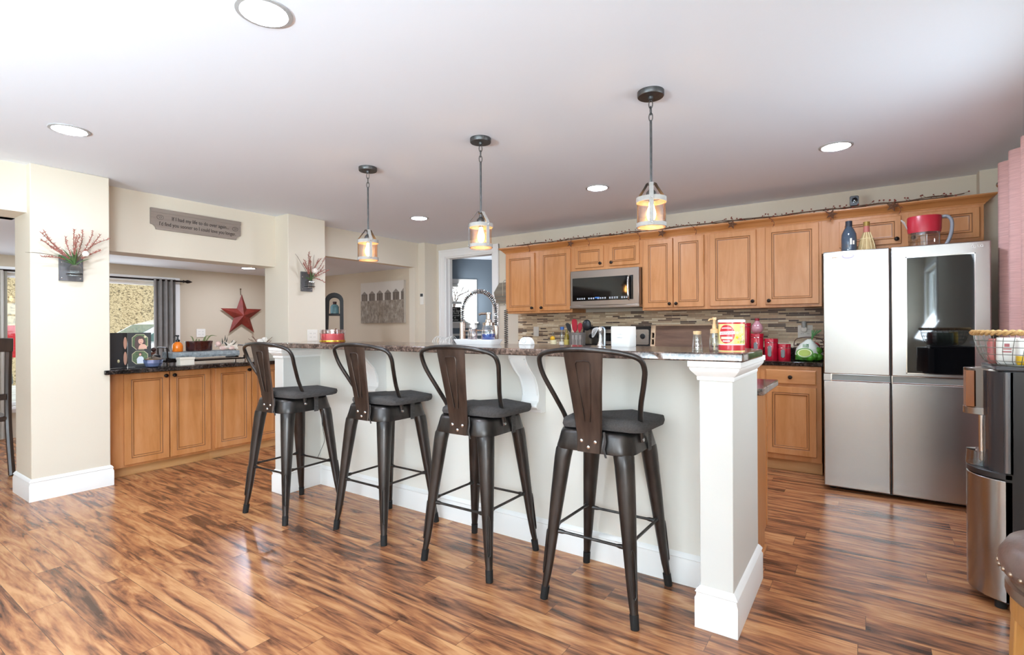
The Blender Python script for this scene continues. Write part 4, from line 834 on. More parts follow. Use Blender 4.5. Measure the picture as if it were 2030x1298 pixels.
wm.build('wire_frame', mat('white_coated_wire', '#dcdcd8', 0.3), dr)
for i, (x, y) in enumerate(((-0.1, -0.05), (0.0, 0.06), (0.1, -0.04))):
    g = thing('drinking_glass', ['clear tumbler at the left in the dish rack', 'clear tumbler at the back of the dish rack', 'clear tumbler at the right in the dish rack'][i], 'glass', (-2.63+x*0.5, 2.93+y, IT+0.025), 'tumblers in the dish rack', False)
    MB().lathe([(0.0, 0.0), (0.028, 0.0), (0.034, 0.13), (0.032, 0.13), (0.026, 0.006), (0, 0.006)], (0, 0, 0), 20, None, False).build('tumbler', CLEAR, g, smooth=60)
dm = thing('desk_clock', 'small white half-round desk clock on the back edge of the bar', 'clock', (-1.655, 2.55, BT), None, False)
hp = [(0.043*math.cos(a), 0.043*math.sin(a)+0.002) for a in [PI*i/20 for i in range(21)]] + [(-0.043, 0), (0.043, 0)]
MB().prism(hp, -0.022, 0.022, 'y').build('body', mat('white_enamel', '#efeeeb', 0.25), dm, 0.006)
MB().tube([(0.015*math.cos(a)-0.006, -0.0225, 0.023+0.014*math.sin(a)) for a in [2*PI*i/18 for i in range(18)]], 0.0013, 5, True).tube([(-0.006, -0.0225, 0.023), (-0.006, -0.0225, 0.032)], 0.001, 4).build('dial', mat('pale_grey_print', '#bdbdbd', 0.5), dm)
bx_ = thing('white_canister', 'square white ceramic canister with tiny grey print on the bar', 'canister', (-1.038, 2.53, BT), None, False)
MB().loft([[(x, y, z) for x, y in rrect(w, w, 0.012, 4)] for w, z in ((0.100, 0), (0.103, 0.004), (0.103, 0.101), (0.098, 0.105))]).build('body', mat('white_glaze', '#f2f1ee', 0.22), bx_)
pm = MB(); rr_ = random.Random(2)
for z, n in ((0.062, 9), (0.054, 1), (0.046, 8)):
    for i in range(n): pm.box((i-(n-1)/2)*0.0036-0.0012, -0.0522, z, (i-(n-1)/2)*0.0036+0.0012, -0.0512, z+rr_.choice((0.0022, 0.003)))
pm.build('fine_print', mat('print_grey', '#8d8d8d', 0.6), bx_)
ch = thing('hand_mixer', 'chrome bell-shaped mixer with wire whisk standing on the bar', 'hand mixer', (-1.155, 2.5, BT), None, False)
MB().lathe([(0.019, 0), (0.020, 0.004), (0.015, 0.012), (0.010, 0.028), (0.0085, 0.055), (0.0075, 0.07), (0.011, 0.078), (0.0115, 0.098), (0.006, 0.104), (0, 0.105)], (0, 0, 0), 20).build('bell_body', CHROME, ch, smooth=60)
MB().tube(smoothpath([(0.022, 0.004, 0.002), (0.023, 0.004, 0.06), (0.021, 0.004, 0.092), (0.006, 0.002, 0.102)], 5), 0.0055, 8).build('side_handle', mat('steel_grey', '#8e979f', 0.2, 0.9), ch)
wk = MB()
for i in range(7):
    a = PI*i/7
    for s in (1, -1):
        wk.tube(smoothpath([(-0.008, 0, 0.098), (-0.022, s*0.006*math.cos(a), 0.088 + s*0.012*math.sin(a)), (-0.042, s*0.010*math.cos(a), 0.07 + s*0.022*math.sin(a)), (-0.05, 0, 0.062+s*0.010*math.sin(a))], 4), 0.0009, 4)
wk.build('whisk_wires', mat('pale_wire', '#d9d6d6', 0.35), ch)
cb_ = thing('corked_bottle', 'small clear bottle with flat cork lid on the bar front edge', 'bottle', (-0.585, 2.23, BT), None, False)
MB().lathe([(0.0, 0.0005), (0.0215, 0.0005), (0.022, 0.004), (0.0165, 0.062), (0.015, 0.073)], (0, 0, 0), 20, None, False).build('glass_body', CLEAR, cb_, smooth=60)
MB().lathe([(0.015, 0.068), (0.0165, 0.073), (0.0165, 0.083), (0, 0.084)], (0, 0, 0), 18).build('cork', mat('cork', '#d9b98c', 0.8, noise=0.15, nscale=120), cb_)
lr = MB()
for z in (0.012, 0.028, 0.044): lr.box(-0.001, -0.0235+z*0.07, z, 0.010, -0.0205+z*0.07, z+0.004)
lr.build('label_print', mat('white_print', '#e6e6e6', 0.5), cb_)
pb = pump_bottle('syrup_bottle', 'clear bottle with tan pump next to the red and yellow tin', (-0.518, 2.24, BT), [(0.019, 0.0), (0.0205, 0.003), (0.0205, 0.045), (0.017, 0.066), (0.0145, 0.078)], None, 0, CLEAR, mat('tan_pump', '#dcb887', 0.4), 0.062, 0.0165)
MB().lathe([(0.0035, 0.003), (0.0035, 0.09)], (0, 0, 0), 8).build('dip_tube', mat('tan_tube', '#e5cfa8', 0.4), pb)
tn = thing('food_tin', 'large red and yellow food tin with white lid on the bar corner', 'tin', (-0.455, 2.26, BT), None, False)
RED = mat('tin_red', '#c9313a', 0.25); YEL = mat('tin_yellow', '#efd88f', 0.3); WHT = mat('tin_white', '#f3efe9', 0.25)
tb = MB()
for (z0_, z1_, mi) in ((0, 0.004, 1), (0.004, 0.026, 0), (0.026, 0.030, 2), (0.030, 0.112, 1), (0.112, 0.121, 0)):
    tb.mi = mi; tb.lathe([(0.0505, z0_), (0.0505, z1_)], (0, 0, 0), 48, None, False)
tb.mi = 0; tb.lathe([(0.0505, 0.0), (0, 0.0)], (0, 0, 0), 48, None, False)
tb.build('can_body', [RED, YEL, WHT], tn, smooth=60)
MB().lathe([(0.0505, 0.119), (0.053, 0.119), (0.053, 0.127), (0.050, 0.130), (0, 0.129)], (0, 0, 0), 40).build('lid', WHT, tn)
def wrap(m, s0, s1, lo, hi, r, a0, mi, n=14):
    """a shape between lo(s) and hi(s) wrapped round the tin"""
    m.mi = mi; V = []
    for k in range(n+1):
        s_ = s0 + (s1-s0)*k/n; a = a0 + s_/0.0508
        V += [(r*math.sin(a), -r*math.cos(a), lo(s_)), (r*math.sin(a), -r*math.cos(a), hi(s_))]
    m.add(V, [(2*k, 2*k+2, 2*k+3, 2*k+1) for k in range(n)])
def oval(m, s, z, a, b, r, a0, mi, n=16):
    h_ = lambda q: b*math.sqrt(max(0.0, 1-((q-s)/a)**2)); wrap(m, s-a*0.999, s+a*0.999, lambda q: z-h_(q)-1e-5, lambda q: z+h_(q)+1e-5, r, a0, mi, n)
ar = MB(); AB = -0.2
oval(ar, 0, 0.071, 0.033, 0.038, 0.0508, AB, 0, 24)
wrap(ar, -0.034, 0.034, lambda q: 0.069 + 0.05*q, lambda q: 0.082 + 0.05*q, 0.0511, AB, 2)
wrap(ar, -0.020, 0.020, lambda q: 0.094 - 3*q*q, lambda q: 0.0975 - 3*q*q, 0.0511, AB, 2)
wrap(ar, -0.024, 0.024, lambda q: 0.050, lambda q: 0.060, 0.0511, AB, 6)
wrap(ar, -0.015, 0.015, lambda q: 0.040, lambda q: 0.045, 0.0511, AB, 2)
rf = random.Random(9)
for i in range(26):
    s, z = rf.uniform(-0.012, 0.03), rf.uniform(-0.036, 0.036); q = rf.uniform(0.003, 0.0075)
    oval(ar, s, 0.071+z*0.92, q, q*0.85, 0.0508+0.00002*i, 0.78, 3 + i % 4, 8)
ar.build('label_art', [RED, YEL, WHT, mat('art_yellow', '#e8cf2e', 0.3), mat('art_green', '#a9b45a', 0.3), mat('art_pink', '#e9b9a4', 0.3), mat('art_cream', '#f4e7c3', 0.3)], tn, smooth=60)
sq = MB()
sq.tube([(0.0514*math.sin(AB + s/0.0508), -0.0514*math.cos(AB + s/0.0508), 0.0755 + 0.05*s + 0.0036*math.sin(s*900) + 0.0014*math.sin(s*2300)) for s in [-0.026+0.052*i/60 for i in range(61)]], 0.0007, 4)
sq.build('script_lettering', mat('script_grey', '#b9707a', 0.4), tn)
# ------------------------------------------------------------------ things on the back worktop
crk = thing('utensil_crock', 'grey crock printed with cutlery holding red and black utensils', 'utensil holder', (-2.575, 4.98, 0.921), None, False)
MB().lathe([(0.08, 0), (0.085, 0.005), (0.088, 0.215), (0.083, 0.217), (0.08, 0.02), (0, 0.018)], (0, 0, 0), 28, None, False).build('pot', mat('crock_grey', '#77706a', 0.45, noise=0.15, nscale=30), crk)
pr_ = MB()
def onpot(s, z): a = 0.5 + s/0.088; return (0.0895*math.sin(a), -0.0895*math.cos(a), z)
for s0 in (-0.05, -0.012, 0.028):
    pr_.tube([onpot(s0, 0.06), onpot(s0, 0.14)], 0.0022, 4)
    for d in (-0.009, -0.003, 0.003, 0.009): pr_.tube([onpot(s0+d, 0.15), onpot(s0+d, 0.19)], 0.0014, 4)
    pr_.tube([onpot(s0-0.009, 0.15), onpot(s0, 0.14), onpot(s0+0.009, 0.15)], 0.0018, 4)
pr_.build('cutlery_print', mat('pale_print', '#d6d1ca', 0.5), crk)
def utensil(name, label, cx, lean, kind, m):
    t = thing(name, label, 'utensil', (-2.575+cx, 4.98, 0.943), 'utensils in the crock', False); mb = MB(); mb.tube([(0, 0, 0), (lean*0.6, 0.01, 0.2)], 0.006, 8)
    mb.build('handle', m, t); h_ = MB(); x, z = lean*0.6, 0.2
    if kind == 'spatula': h_.loft([[(x+lean*q*0.4 + a*w, 0.01 + b*0.006, z+q*0.14) for a, b in ((-1, -1), (1, -1), (1, 1), (-1, 1))] for q, w in ((0, 0.008), (0.2, 0.028), (0.75, 0.033), (0.95, 0.027), (1, 0.015))])
    elif kind == 'ladle': h_.ball((x+0.03+lean*0.3, 0.0, z+0.075), (0.052, 0.03, 0.06), 14, 10); h_.tube([(x, 0.01, z), (x+0.006, 0.01, z+0.05)], 0.007, 8)
    else: h_.loft([[(x+lean*q*0.5 + a*w, 0.01 + b*0.004, z+q*0.10) for a, b in ((-1, -1), (1, -1), (1, 1), (-1, 1))] for q, w in ((0, 0.007), (0.35, 0.024), (0.8, 0.026), (1, 0.012))])
    h_.build('head', m, t, 0.002)
UR = mat('red_silicone', '#b01f33', 0.4); UB = mat('black_nylon', '#25282c', 0.35); UW = mat('cream_silicone', '#e2d5c4', 0.5)
utensil('spatula', 'tall red spatula in the grey utensil crock', -0.02, -0.02, 'spatula', UR)
utensil('spatula', 'shorter red spatula lower in front in the grey crock', 0.012, 0.02, 'spoon', UR)
utensil('ladle', 'large black ladle leaning right in the grey crock', 0.04, 0.05, 'ladle', UB)
utensil('slotted_turner', 'black turner leaning left in the grey crock', -0.05, -0.07, 'spoon', UB)
utensil('spoon', 'cream spoon between the turner and red spatula in the crock', -0.045, -0.01, 'x', UW)
o1 = bottle('juice_bottle', 'small bottle with yellow lemon label at the left of the oil bottles', 'bottle', (-2.885, 5.0, BK), [(0.03, 0), (0.034, 0.005), (0.034, 0.14), (0.015, 0.19), (0.012, 0.235)], CLEAR, 18, 'small bottles left of the stove')
MB().ball((0, -0.02, 0.165), (0.03, 0.02, 0.028), 12, 8).build('lemon_motif', mat('lemon_yellow', '#f0b91f', 0.45), o1); MB().lathe([(0.035, 0.10), (0.0355, 0.105), (0.0355, 0.145), (0.035, 0.15)], (0, 0, 0), 18, None, False).build('label', mat('cream_label', '#efe3b8', 0.5), o1)
o2 = bottle('vinegar_bottle', 'clear bottle with blue cap in the middle of the small bottles', 'bottle', (-2.785, 5.02, BK), [(0.03, 0), (0.033, 0.005), (0.033, 0.13), (0.024, 0.17), (0.026, 0.20), (0.014, 0.245), (0.013, 0.265)], CLEAR, 18, 'small bottles left of the stove')
MB().lathe([(0.022, 0.262), (0.023, 0.295), (0, 0.297)], (0, 0, 0), 14).build('cap', mat('blue_cap', '#3f6cb0', 0.4), o2); MB().lathe([(0.034, 0.085), (0.0345, 0.09), (0.0345, 0.125), (0.034, 0.13)], (0, 0, 0), 18, None, False).build('label', mat('white_label', '#ece8de', 0.5), o2)
o3 = bottle('oil_bottle', 'golden oil bottle nearest the utensil crock', 'bottle', (-2.715, 5.0, BK), [(0.026, 0), (0.028, 0.005), (0.028, 0.19), (0.014, 0.225), (0.012, 0.25)], mat('golden_oil', '#8f7a22', 0.1, 0.0, Coat_Weight=0.6), 18, 'small bottles left of the stove')
MB().lathe([(0.0285, 0.09), (0.029, 0.095), (0.029, 0.15), (0.0285, 0.155)], (0, 0, 0), 18, None, False).build('label', mat('yellow_label', '#d9c468', 0.5), o3); MB().lathe([(0.014, 0.247), (0.014, 0.265), (0, 0.266)], (0, 0, 0), 12).build('cap', mat('gold_screw_cap', '#8a7a3a', 0.4), o3)
WALN = wood('dark_walnut_board', '#5f4433', '#755541', '#8a6850', 'x', 0.5); MPL = wood('pale_maple_strip', '#d3b08a', '#dfbf9b', '#e8ccaa', 'z', 0.5)
brd = thing('serving_board', 'long dark walnut board with pale slotted end leaning on the tiles', 'board', (-1.525, 5.2, BK+0.002))
LM = Matrix.Translation((0, 5.17, BK+0.007)) @ Matrix.Rotation(-0.16, 4, 'X')
MB().box(-1.785, 0, 0.002, -1.225, 0.022, 0.305, LM).build('board', WALN, brd, 0.003)
e = MB()
for a in ((-1.835, 0.002, -1.785, 0.10), (-1.835, 0.155, -1.785, 0.17), (-1.835, 0.225, -1.785, 0.305), (-1.835, 0.10, -1.823, 0.225), (-1.797, 0.10, -1.785, 0.225)): e.box(a[0], -0.001, a[1], a[2], 0.023, a[3], LM)
e.box(-1.785, -0.002, 0.298, -1.225, 0.024, 0.31, LM); e.build('slotted_end', MPL, brd, 0.002)
CAN = mat('canister_red', '#b3122c', 0.22, Coat_Weight=0.4); CANW = mat('canister_window', '#9aa0a2', 0.1, 0.3)
def canister(label, x, y, r, h):
    t = thing('red_canister', label, 'canister', (x, y, BK), 'red canisters by the tiles', False)
    MB().lathe([(r*0.97, 0), (r, 0.004), (r, h-0.036), (r*0.985, h-0.034)], (0, 0, 0), 32).build('body', CAN, t)
    MB().lathe([(r*0.985, h-0.034), (r*1.02, h-0.032), (r*1.02, h-0.004), (r*0.98, h), (0, h)], (0, 0, 0), 32).build('lid', CAN, t)
    MB().lathe([(r*1.012, h-0.036), (r*1.025, h-0.0345), (r*1.012, h-0.033)], (0, 0, 0), 32, None, False).build('chrome_rim', CHROME, t)
    def w(s, z, q=1.006): a = -0.12 + s/r; return (r*q*math.sin(a), -r*q*math.cos(a), z)
    z0_, z1_ = h*0.14, h*0.66; hw = 0.014; rows = []
    def half(z): d = max(0.0, max(z0_+hw-z, z-(z1_-hw))); return math.sqrt(max(0.0, hw*hw-d*d))
    for k in range(17):
        z = z0_ + 0.0004 + (z1_-z0_-0.0008)*k/16; rows.append([w(half(z)*u, z) for u in (-1, -0.6, -0.2, 0.2, 0.6, 1)])
    win = MB().loft(rows, False, False, False).build('window', CANW, t)
    out = [(-half(z0_+0.0004+(z1_-z0_-0.0008)*k/16), z0_+0.0004+(z1_-z0_-0.0008)*k/16) for k in range(17)] + [(half(z0_+0.0004+(z1_-z0_-0.0008)*k/16), z0_+0.0004+(z1_-z0_-0.0008)*k/16) for k in range(16, -1, -1)]
    MB().tube([w(s, z, 1.01) for s, z in out], 0.0016, 5, True).build('window_rim', CHROME, win)
canister('tallest red canister half hidden behind the food tin', -0.902, 5.03, 0.055, 0.32)
canister('red canister with the pink glass bottle on its lid', -0.79, 4.99, 0.052, 0.225)
canister('red canister third from the tin with a long oval window', -0.675, 4.97, 0.053, 0.182)
canister('shortest red canister nearest the bag of limes', -0.572, 4.96, 0.049, 0.137)
pk_ = bottle('pink_bottle', 'round pink glass bottle with dark red stopper on a red canister', 'bottle', (-0.79, 4.99, BK+0.2255), [(0.02, 0), (0.042, 0.018), (0.049, 0.045), (0.042, 0.075), (0.022, 0.1), (0.016, 0.115)], mat('pink_glass', '#c9929c', 0.15, 0.0, Coat_Weight=0.5), 22)
MB().lathe([(0.016, 0.113), (0.021, 0.118), (0.018, 0.135), (0, 0.138)], (0, 0, 0), 16).build('stopper', mat('stopper_red', '#8e1526', 0.3), pk_)
lb_ = thing('lime_bag', 'clear plastic bag of limes with lime slice print and green tie', 'bag of limes', (-0.39, 4.93, BK), None, False)
bgp = mat('lime_bag_film', '#e3ebe0', 0.15, Coat_Weight=0.6)
rings = []
rb = random.Random(4)
for k, (z, rx, ry) in enumerate(((0.0, 0.075, 0.06), (0.01, 0.10, 0.08), (0.05, 0.105, 0.085), (0.10, 0.092, 0.075), (0.14, 0.06, 0.05), (0.165, 0.03, 0.025), (0.18, 0.014, 0.012))):
    rings.append([(rx*math.cos(a)*(1+0.06*math.sin(3*a+k)) + 0.14*max(0, z-0.13), -ry*math.sin(a)*(1+0.05*math.cos(4*a+k)), z) for a in [2*PI*i/24 for i in range(24)]])
fm = MB(); n = 24
for k in range(len(rings)-1):
    fm.mi = 1 if k < 2 else 0; fm.loft([rings[k], rings[k+1]], k == 0, False)
fm.build('bag_film', [bgp, mat('lime_green_skin', '#3f7d2c', 0.25, noise=0.5, nscale=22)], lb_, smooth=80)
sl_ = MB()
for q, mi, off in ((1, 0, 0), (0.84, 1, 0.002), (0.7, 2, 0.004)):
    sl_.mi = mi; V = [(-0.02 + 0.062*q*math.cos(a), -0.088-off + 0.012*math.sin(a), 0.068 + 0.040*q*math.sin(a)) for a in [2*PI*i/24 for i in range(24)]]; sl_.add(V, [tuple(range(24))])
sl_.build('lime_slice_print', [mat('lime_rind', '#5f9a36', 0.3), mat('lime_pith', '#e6edc9', 0.3), mat('lime_flesh', '#a9bd58', 0.3)], lb_)
ln = MB()
for x, y, z in ((0.045, -0.06, 0.04), (0.07, -0.03, 0.085), (0.02, -0.07, 0.03), (0.075, -0.045, 0.035)): ln.ball((x, y, z), (0.034, 0.03, 0.03), 12, 8)
ln.build('limes', mat('lime_fruit', '#4c8f25', 0.25, noise=0.3, nscale=30), lb_, smooth=60)
lt = MB()
for x0, x1, z0_, z1_ in ((-0.03, -0.03, 0.115, 0.14), (-0.018, -0.018, 0.115, 0.14), (-0.006, -0.006, 0.115, 0.142), (-0.006, 0.006, 0.14, 0.132), (0.006, 0.006, 0.132, 0.142), (0.006, 0.006, 0.115, 0.14)):
    lt.tube([(x0, -0.078, z0_), (x1, -0.072, z1_)], 0.0025, 5)
lt.build('green_print', mat('bag_print_green', '#3f8a4b', 0.4), lb_)
tp = MB()
for i in range(9):
    a = 2*PI*i/9; tp.tube(smoothpath([(0.025, 0, 0.178), (0.035+0.02*math.cos(a)*0.4, 0.012*math.sin(a), 0.21), (0.06+0.035*math.cos(a), 0.03*math.sin(a), 0.255)], 4), [0.006]*4 + [0.004]*5, 6, flat=0.4)
tp.build('gathered_top', mat('green_netting', '#4f8f52', 0.5), lb_)
wb_ = thing('fruit_basket', 'brown wire fruit basket with red apple behind the lime bag', 'basket', (-0.405, 5.16, BK), None, False)
wk = MB()
for z, q in ((0.004, 0.5), (0.06, 0.85), (0.12, 1.0)): wk.tube([(0.115*q*math.cos(a), 0.10*q*math.sin(a), z) for a in [2*PI*i/24 for i in range(24)]], 0.003, 5, True)
for i in range(12):
    a = 2*PI*i/12; wk.tube(smoothpath([(0.05*math.cos(a), 0.045*math.sin(a), 0.004), (0.1*math.cos(a), 0.085*math.sin(a), 0.06), (0.115*math.cos(a), 0.10*math.sin(a), 0.12)], 4), 0.002, 5)
wk.tube(smoothpath([(-0.115, 0, 0.12), (-0.10, 0, 0.17), (-0.04, 0, 0.19), (0.04, 0, 0.19), (0.1, 0, 0.17), (0.115, 0, 0.12)], 5), 0.004, 6); wk.build('wire_bowl', mat('brown_wire', '#5a3a2a', 0.5, 0.4), wb_)
ap = thing('apple', 'red apple in the brown wire basket by the fridge', 'apple', (-0.36, 5.15, BK+0.062), None, False)
MB().ball((0, 0, 0.045), (0.045, 0.045, 0.042), 16, 10).build('fruit', mat('apple_red', '#a5262b', 0.3), ap, smooth=60); MB().tube([(0, 0, 0.082), (0.005, 0, 0.1)], 0.002, 5).build('stalk', STEM, ap)
# ------------------------------------------------------------------ things on the hatch worktop
HT = 0.8865
PB = mat('album_leatherette', '#2c2a2a', 0.55, bump=0.3, bscale=400); PINK = mat('photo_skin', '#d7a58d', 0.5); HAIRC = mat('photo_hair', '#4a2c26', 0.5); PGREEN = mat('photo_green', '#4a5d33', 0.5, noise=0.4, nscale=60); PGOLD = mat('mat_gold_edge', '#c9bd93', 0.4); PWH = mat('photo_white', '#d4d6dc', 0.5)
al = thing('photo_album', 'black folding photo frame standing open with two octagon portraits', 'photo frame', (-5.02, 1.64, HT), None, False)
def leaf(x0, y0, x1, y1, name, parent):
    """upright panel between two plan points; returns matrix with local x along it, local -y facing the kitchen"""
    d = Vector((x1-x0, y1-y0)); a = math.atan2(d.y, d.x); M_ = Matrix.Translation((x0, y0, 0)) @ Matrix.Rotation(a, 4, 'Z')
    return MB().box(0, 0, 0, d.length, 0.014, 0.285, M_).build(name, PB, parent, 0.002), M_, d.length
pa, Ma, la = leaf(0.075, -0.135, 0.03, -0.012, 'back_cover', al)
pc, Mc, lc = leaf(0.03, -0.012, 0.0, 0.035, 'spine_page', al)
pd, Md, ld = leaf(0.0, 0.035, 0.055, 0.185, 'front_page', al)
def octo(cx, cz, w, h, c): return [(cx-w, cz-h+c), (cx-w+c, cz-h), (cx+w-c, cz-h), (cx+w, cz-h+c), (cx+w, cz+h-c), (cx+w-c, cz+h), (cx-w+c, cz+h), (cx-w, cz+h-c)]
def flat(m, poly, M_, y, mi): m.mi = mi; m.add([(a, y, b) for a, b in poly], [tuple(range(len(poly)))], M_)
p_ = MB(); cx = ld*0.52
flat(p_, octo(cx, 0.208, 0.054, 0.064, 0.028), Md, -0.0006, 0); flat(p_, octo(cx, 0.208, 0.051, 0.061, 0.027), Md, -0.001, 1)
flat(p_, ell(cx-0.002, 0.224, 0.033, 0.036), Md, -0.0014, 2); flat(p_, ell(cx-0.016, 0.186, 0.020, 0.042), Md, -0.0015, 2); flat(p_, ell(cx+0.026, 0.20, 0.012, 0.034), Md, -0.0015, 2); flat(p_, ell(cx+0.006, 0.213, 0.0175, 0.024), Md, -0.0020, 3); flat(p_, ell(cx-0.001, 0.218, 0.003, 0.0017, 8), Md, -0.0024, 2); flat(p_, ell(cx+0.013, 0.218, 0.003, 0.0017, 8), Md, -0.0024, 2); flat(p_, ell(cx+0.0, 0.241, 0.021, 0.009), Md, -0.0022, 2)
flat(p_, [(cx-0.012, 0.149), (cx+0.047, 0.149), (cx+0.046, 0.175), (cx+0.03, 0.188), (cx+0.008, 0.19), (cx-0.006, 0.175)], Md, -0.0017, 3)
flat(p_, ell(cx+0.005, 0.2, 0.007, 0.0028), Md, -0.0024, 4); flat(p_, ell(cx+0.036, 0.25, 0.010, 0.010, 6), Md, -0.0019, 0)
p_.build('portrait_print', [PGOLD, PGREEN, HAIRC, PINK, mat('photo_lips', '#b0605c', 0.5)], pd, smooth=0)
p_ = MB()
flat(p_, octo(cx, 0.078, 0.054, 0.055, 0.026), Md, -0.0006, 0); flat(p_, octo(cx, 0.078, 0.051, 0.052, 0.025), Md, -0.001, 1)
flat(p_, [(cx-0.02, 0.028), (cx+0.026, 0.028), (cx+0.024, 0.075), (cx+0.012, 0.088), (cx-0.008, 0.086), (cx-0.022, 0.066)], Md, -0.0014, 2); flat(p_, ell(cx+0.002, 0.108, 0.012, 0.014), Md, -0.0016, 4); flat(p_, ell(cx+0.001, 0.102, 0.0075, 0.010), Md, -0.0018, 3)
p_.build('portrait_print', [PGOLD, PGREEN, PWH, PINK, HAIRC], pd, smooth=0)
p_ = MB(); flat(p_, ell(0.03, 0.20, 0.018, 0.05), Mc, -0.001, 0); flat(p_, ell(0.03, 0.075, 0.018, 0.055), Mc, -0.001, 0); p_.build('side_print', [PINK], pc, smooth=0)
p_ = MB(); p_.ball(Ma @ Vector((la*0.75, -0.002, 0.055)), (0.008, 0.009, 0.014), 8, 6); p_.build('gold_emblem', PGOLD, pa)
IRID = mat('iridescent_glass', '#7f8fb8', 0.06, 0.6, noise=0.6, nscale=14, Coat_Weight=0.8)
gb = thing('glass_bowl', 'iridescent blue and gold cut glass bowl before the photo frame', 'bowl', (-4.86, 1.80, HT), None, False)
m = MB(); m.loft([[(r*math.cos(a)*(1+0.03*(i % 2)), r*math.sin(a)*(1+0.03*(i % 2)), z) for i, a in enumerate([2*PI*j/20 for j in range(20)])] for r, z in ((0.03, 0), (0.052, 0.006), (0.066, 0.035), (0.07, 0.062), (0.066, 0.062), (0.05, 0.014))], True, True)
m.build('bowl_body', [IRID], gb, smooth=15)
MB().lathe([(0.058, 0.058), (0.06, 0.066), (0, 0.068)], (0, 0, 0), 20).build('gold_filling', mat('gold_sweets', '#b98a33', 0.3, 0.6, noise=0.5, nscale=70), gb)
MB().lathe([(0.066, 0.066), (0.05, 0.074), (0.02, 0.085), (0.008, 0.09), (0.01, 0.1), (0, 0.104)], (0, 0, 0), 20).build('lid', CLEAR, gb, smooth=60)
td = thing('stone_tray', 'long grey stone slab tray on dark feet with looped metal handles', 'tray', (-5.1, 2.30, HT), None, False)
SL = blotch('grey_stone', [(0.3, '#6f7578'), (0.5, '#8e9496'), (0.7, '#a9aeb0')], 40, 0.8, bump=0.6)
sb_ = MB(); rs = random.Random(8)
for k in range(1):
    rings = []
    for i in range(22):
        y = -0.30 + 0.58*i/21; q = 1.0 - (0.06 if i in (0, 21) else 0); rings.append([(x*q + rs.uniform(-0.003, 0.003), y, 0.055 + zz + rs.uniform(-0.002, 0.002)) for x, zz in ((-0.11, 0.0), (0.11, 0.0), (0.118, 0.02), (0.114, 0.05), (-0.112, 0.054), (-0.118, 0.02))])
    sb_.loft(rings)
sb_.build('slab', SL, td, smooth=25)
fb = MB(); fb.box(-0.10, -0.34, 0.02, -0.02, 0.34, 0.034).box(0.05, -0.34, 0.02, 0.09, 0.34, 0.034).box(-0.1, -0.3, 0.034, 0.09, -0.27, 0.056).box(-0.1, 0.25, 0.034, 0.09, 0.28, 0.056); fb.build('base_frame', BRONZE, td)
MB().box(0.092, -0.10, 0.034, 0.096, 0.30, 0.038).build('bright_rail', mat('pale_metal', '#cfc8b8', 0.25, 0.8), td)
for sy in (-1, 1):
    for sx in (-0.085, 0.095):
        h = MB(); h.loft([[(sx-0.012, sy*0.335-0.006, z) for z in (0, 0.02)] + [(sx+0.012, sy*0.335-0.006, z) for z in (0.02, 0)], [(sx-0.012, sy*0.335+0.006, z) for z in (0, 0.02)] + [(sx+0.012, sy*0.335+0.006, z) for z in (0.02, 0)]]); h.build('foot', NICKEL, td)
    MB().tube(smoothpath([(-0.085, sy*0.335, 0.02), (-0.085, sy*0.34, 0.13), (-0.075, sy*0.345, 0.15), (0.085, sy*0.345, 0.15), (0.095, sy*0.34, 0.13), (0.095, sy*0.335, 0.02)], 5), 0.006, 8).build('loop_handle', BRONZE, td)
    for sx in (-0.085, 0.095): MB().tube([(sx+0.006, sy*0.336+0.012*math.cos(a), 0.045+0.018*math.sin(a)) for a in [2*PI*i/14 for i in range(14)]], 0.0035, 6, True).build('link_ring', BRONZE, td)
TT = HT + 0.108
ob = thing('orange_bottle', 'orange glass bottle with black pump on the stone tray', 'bottle', (-5.12, 2.09, TT), None, False)
MB().lathe([(0.038, 0), (0.042, 0.004), (0.042, 0.055), (0.034, 0.075), (0.017, 0.088), (0.015, 0.095)], (0, 0, 0), 24).build('glass_body', mat('orange_glass', '#e8791a', 0.12, Coat_Weight=0.5, Emission_Strength=0.0), ob, smooth=50)
MB().lathe([(0.018, 0.09), (0.018, 0.108), (0.008, 0.112), (0.007, 0.135), (0.012, 0.138), (0.012, 0.15), (0, 0.152)], (0, 0, 0), 16).tube(smoothpath([(0, 0, 0.146), (0.0, -0.022, 0.143), (0.0, -0.03, 0.125)], 4), 0.005, 8).build('pump', BLACKP, ob)
pt = thing('succulent_pot', 'dark red glazed oval planter with thin aloe leaves on the stone tray', 'potted plant', (-5.15, 2.285, TT), None, False)
OX = mat('oxblood_glaze', '#3b1715', 0.08, noise=0.4, nscale=40, bump=0.3, bscale=60, Coat_Weight=0.7)
MB().loft([[(rx*math.cos(a), ry*math.sin(a), z) for a in [2*PI*i/32 for i in range(32)]] for rx, ry, z in ((0.06, 0.105, 0), (0.068, 0.113, 0.006), (0.07, 0.117, 0.075), (0.073, 0.12, 0.082), (0.073, 0.12, 0.092), (0.066, 0.112, 0.092), (0.064, 0.11, 0.08))], True, True).build('planter', OX, pt, smooth=50)
lv = MB()
for y, a, l in ((-0.045, -0.5, 0.075), (-0.03, 0.3, 0.04), (0.045, 0.35, 0.055), (0.055, 1.0, 0.12), (0.0, -0.1, 0.035), (0.03, 0.7, 0.09)):
    lv.tube(smoothpath([(0, y, 0.08), (0.004, y + l*0.45*math.sin(a), 0.085 + l*0.6*math.cos(a*0.7)), (0.008, y + l*math.sin(a), 0.085 + l*0.8*math.cos(a))], 5), [0.006]*5 + [0.005, 0.004, 0.003, 0.002, 0.0015, 0.001], 6)
lv.build('leaves', mat('aloe_green', '#6f7a4c', 0.6), pt)
dw = thing('driftwood_garland', 'cluster of white driftwood, seashells and dark leaves on the tray end', 'ornament', (-5.1, 2.51, TT), None, False)
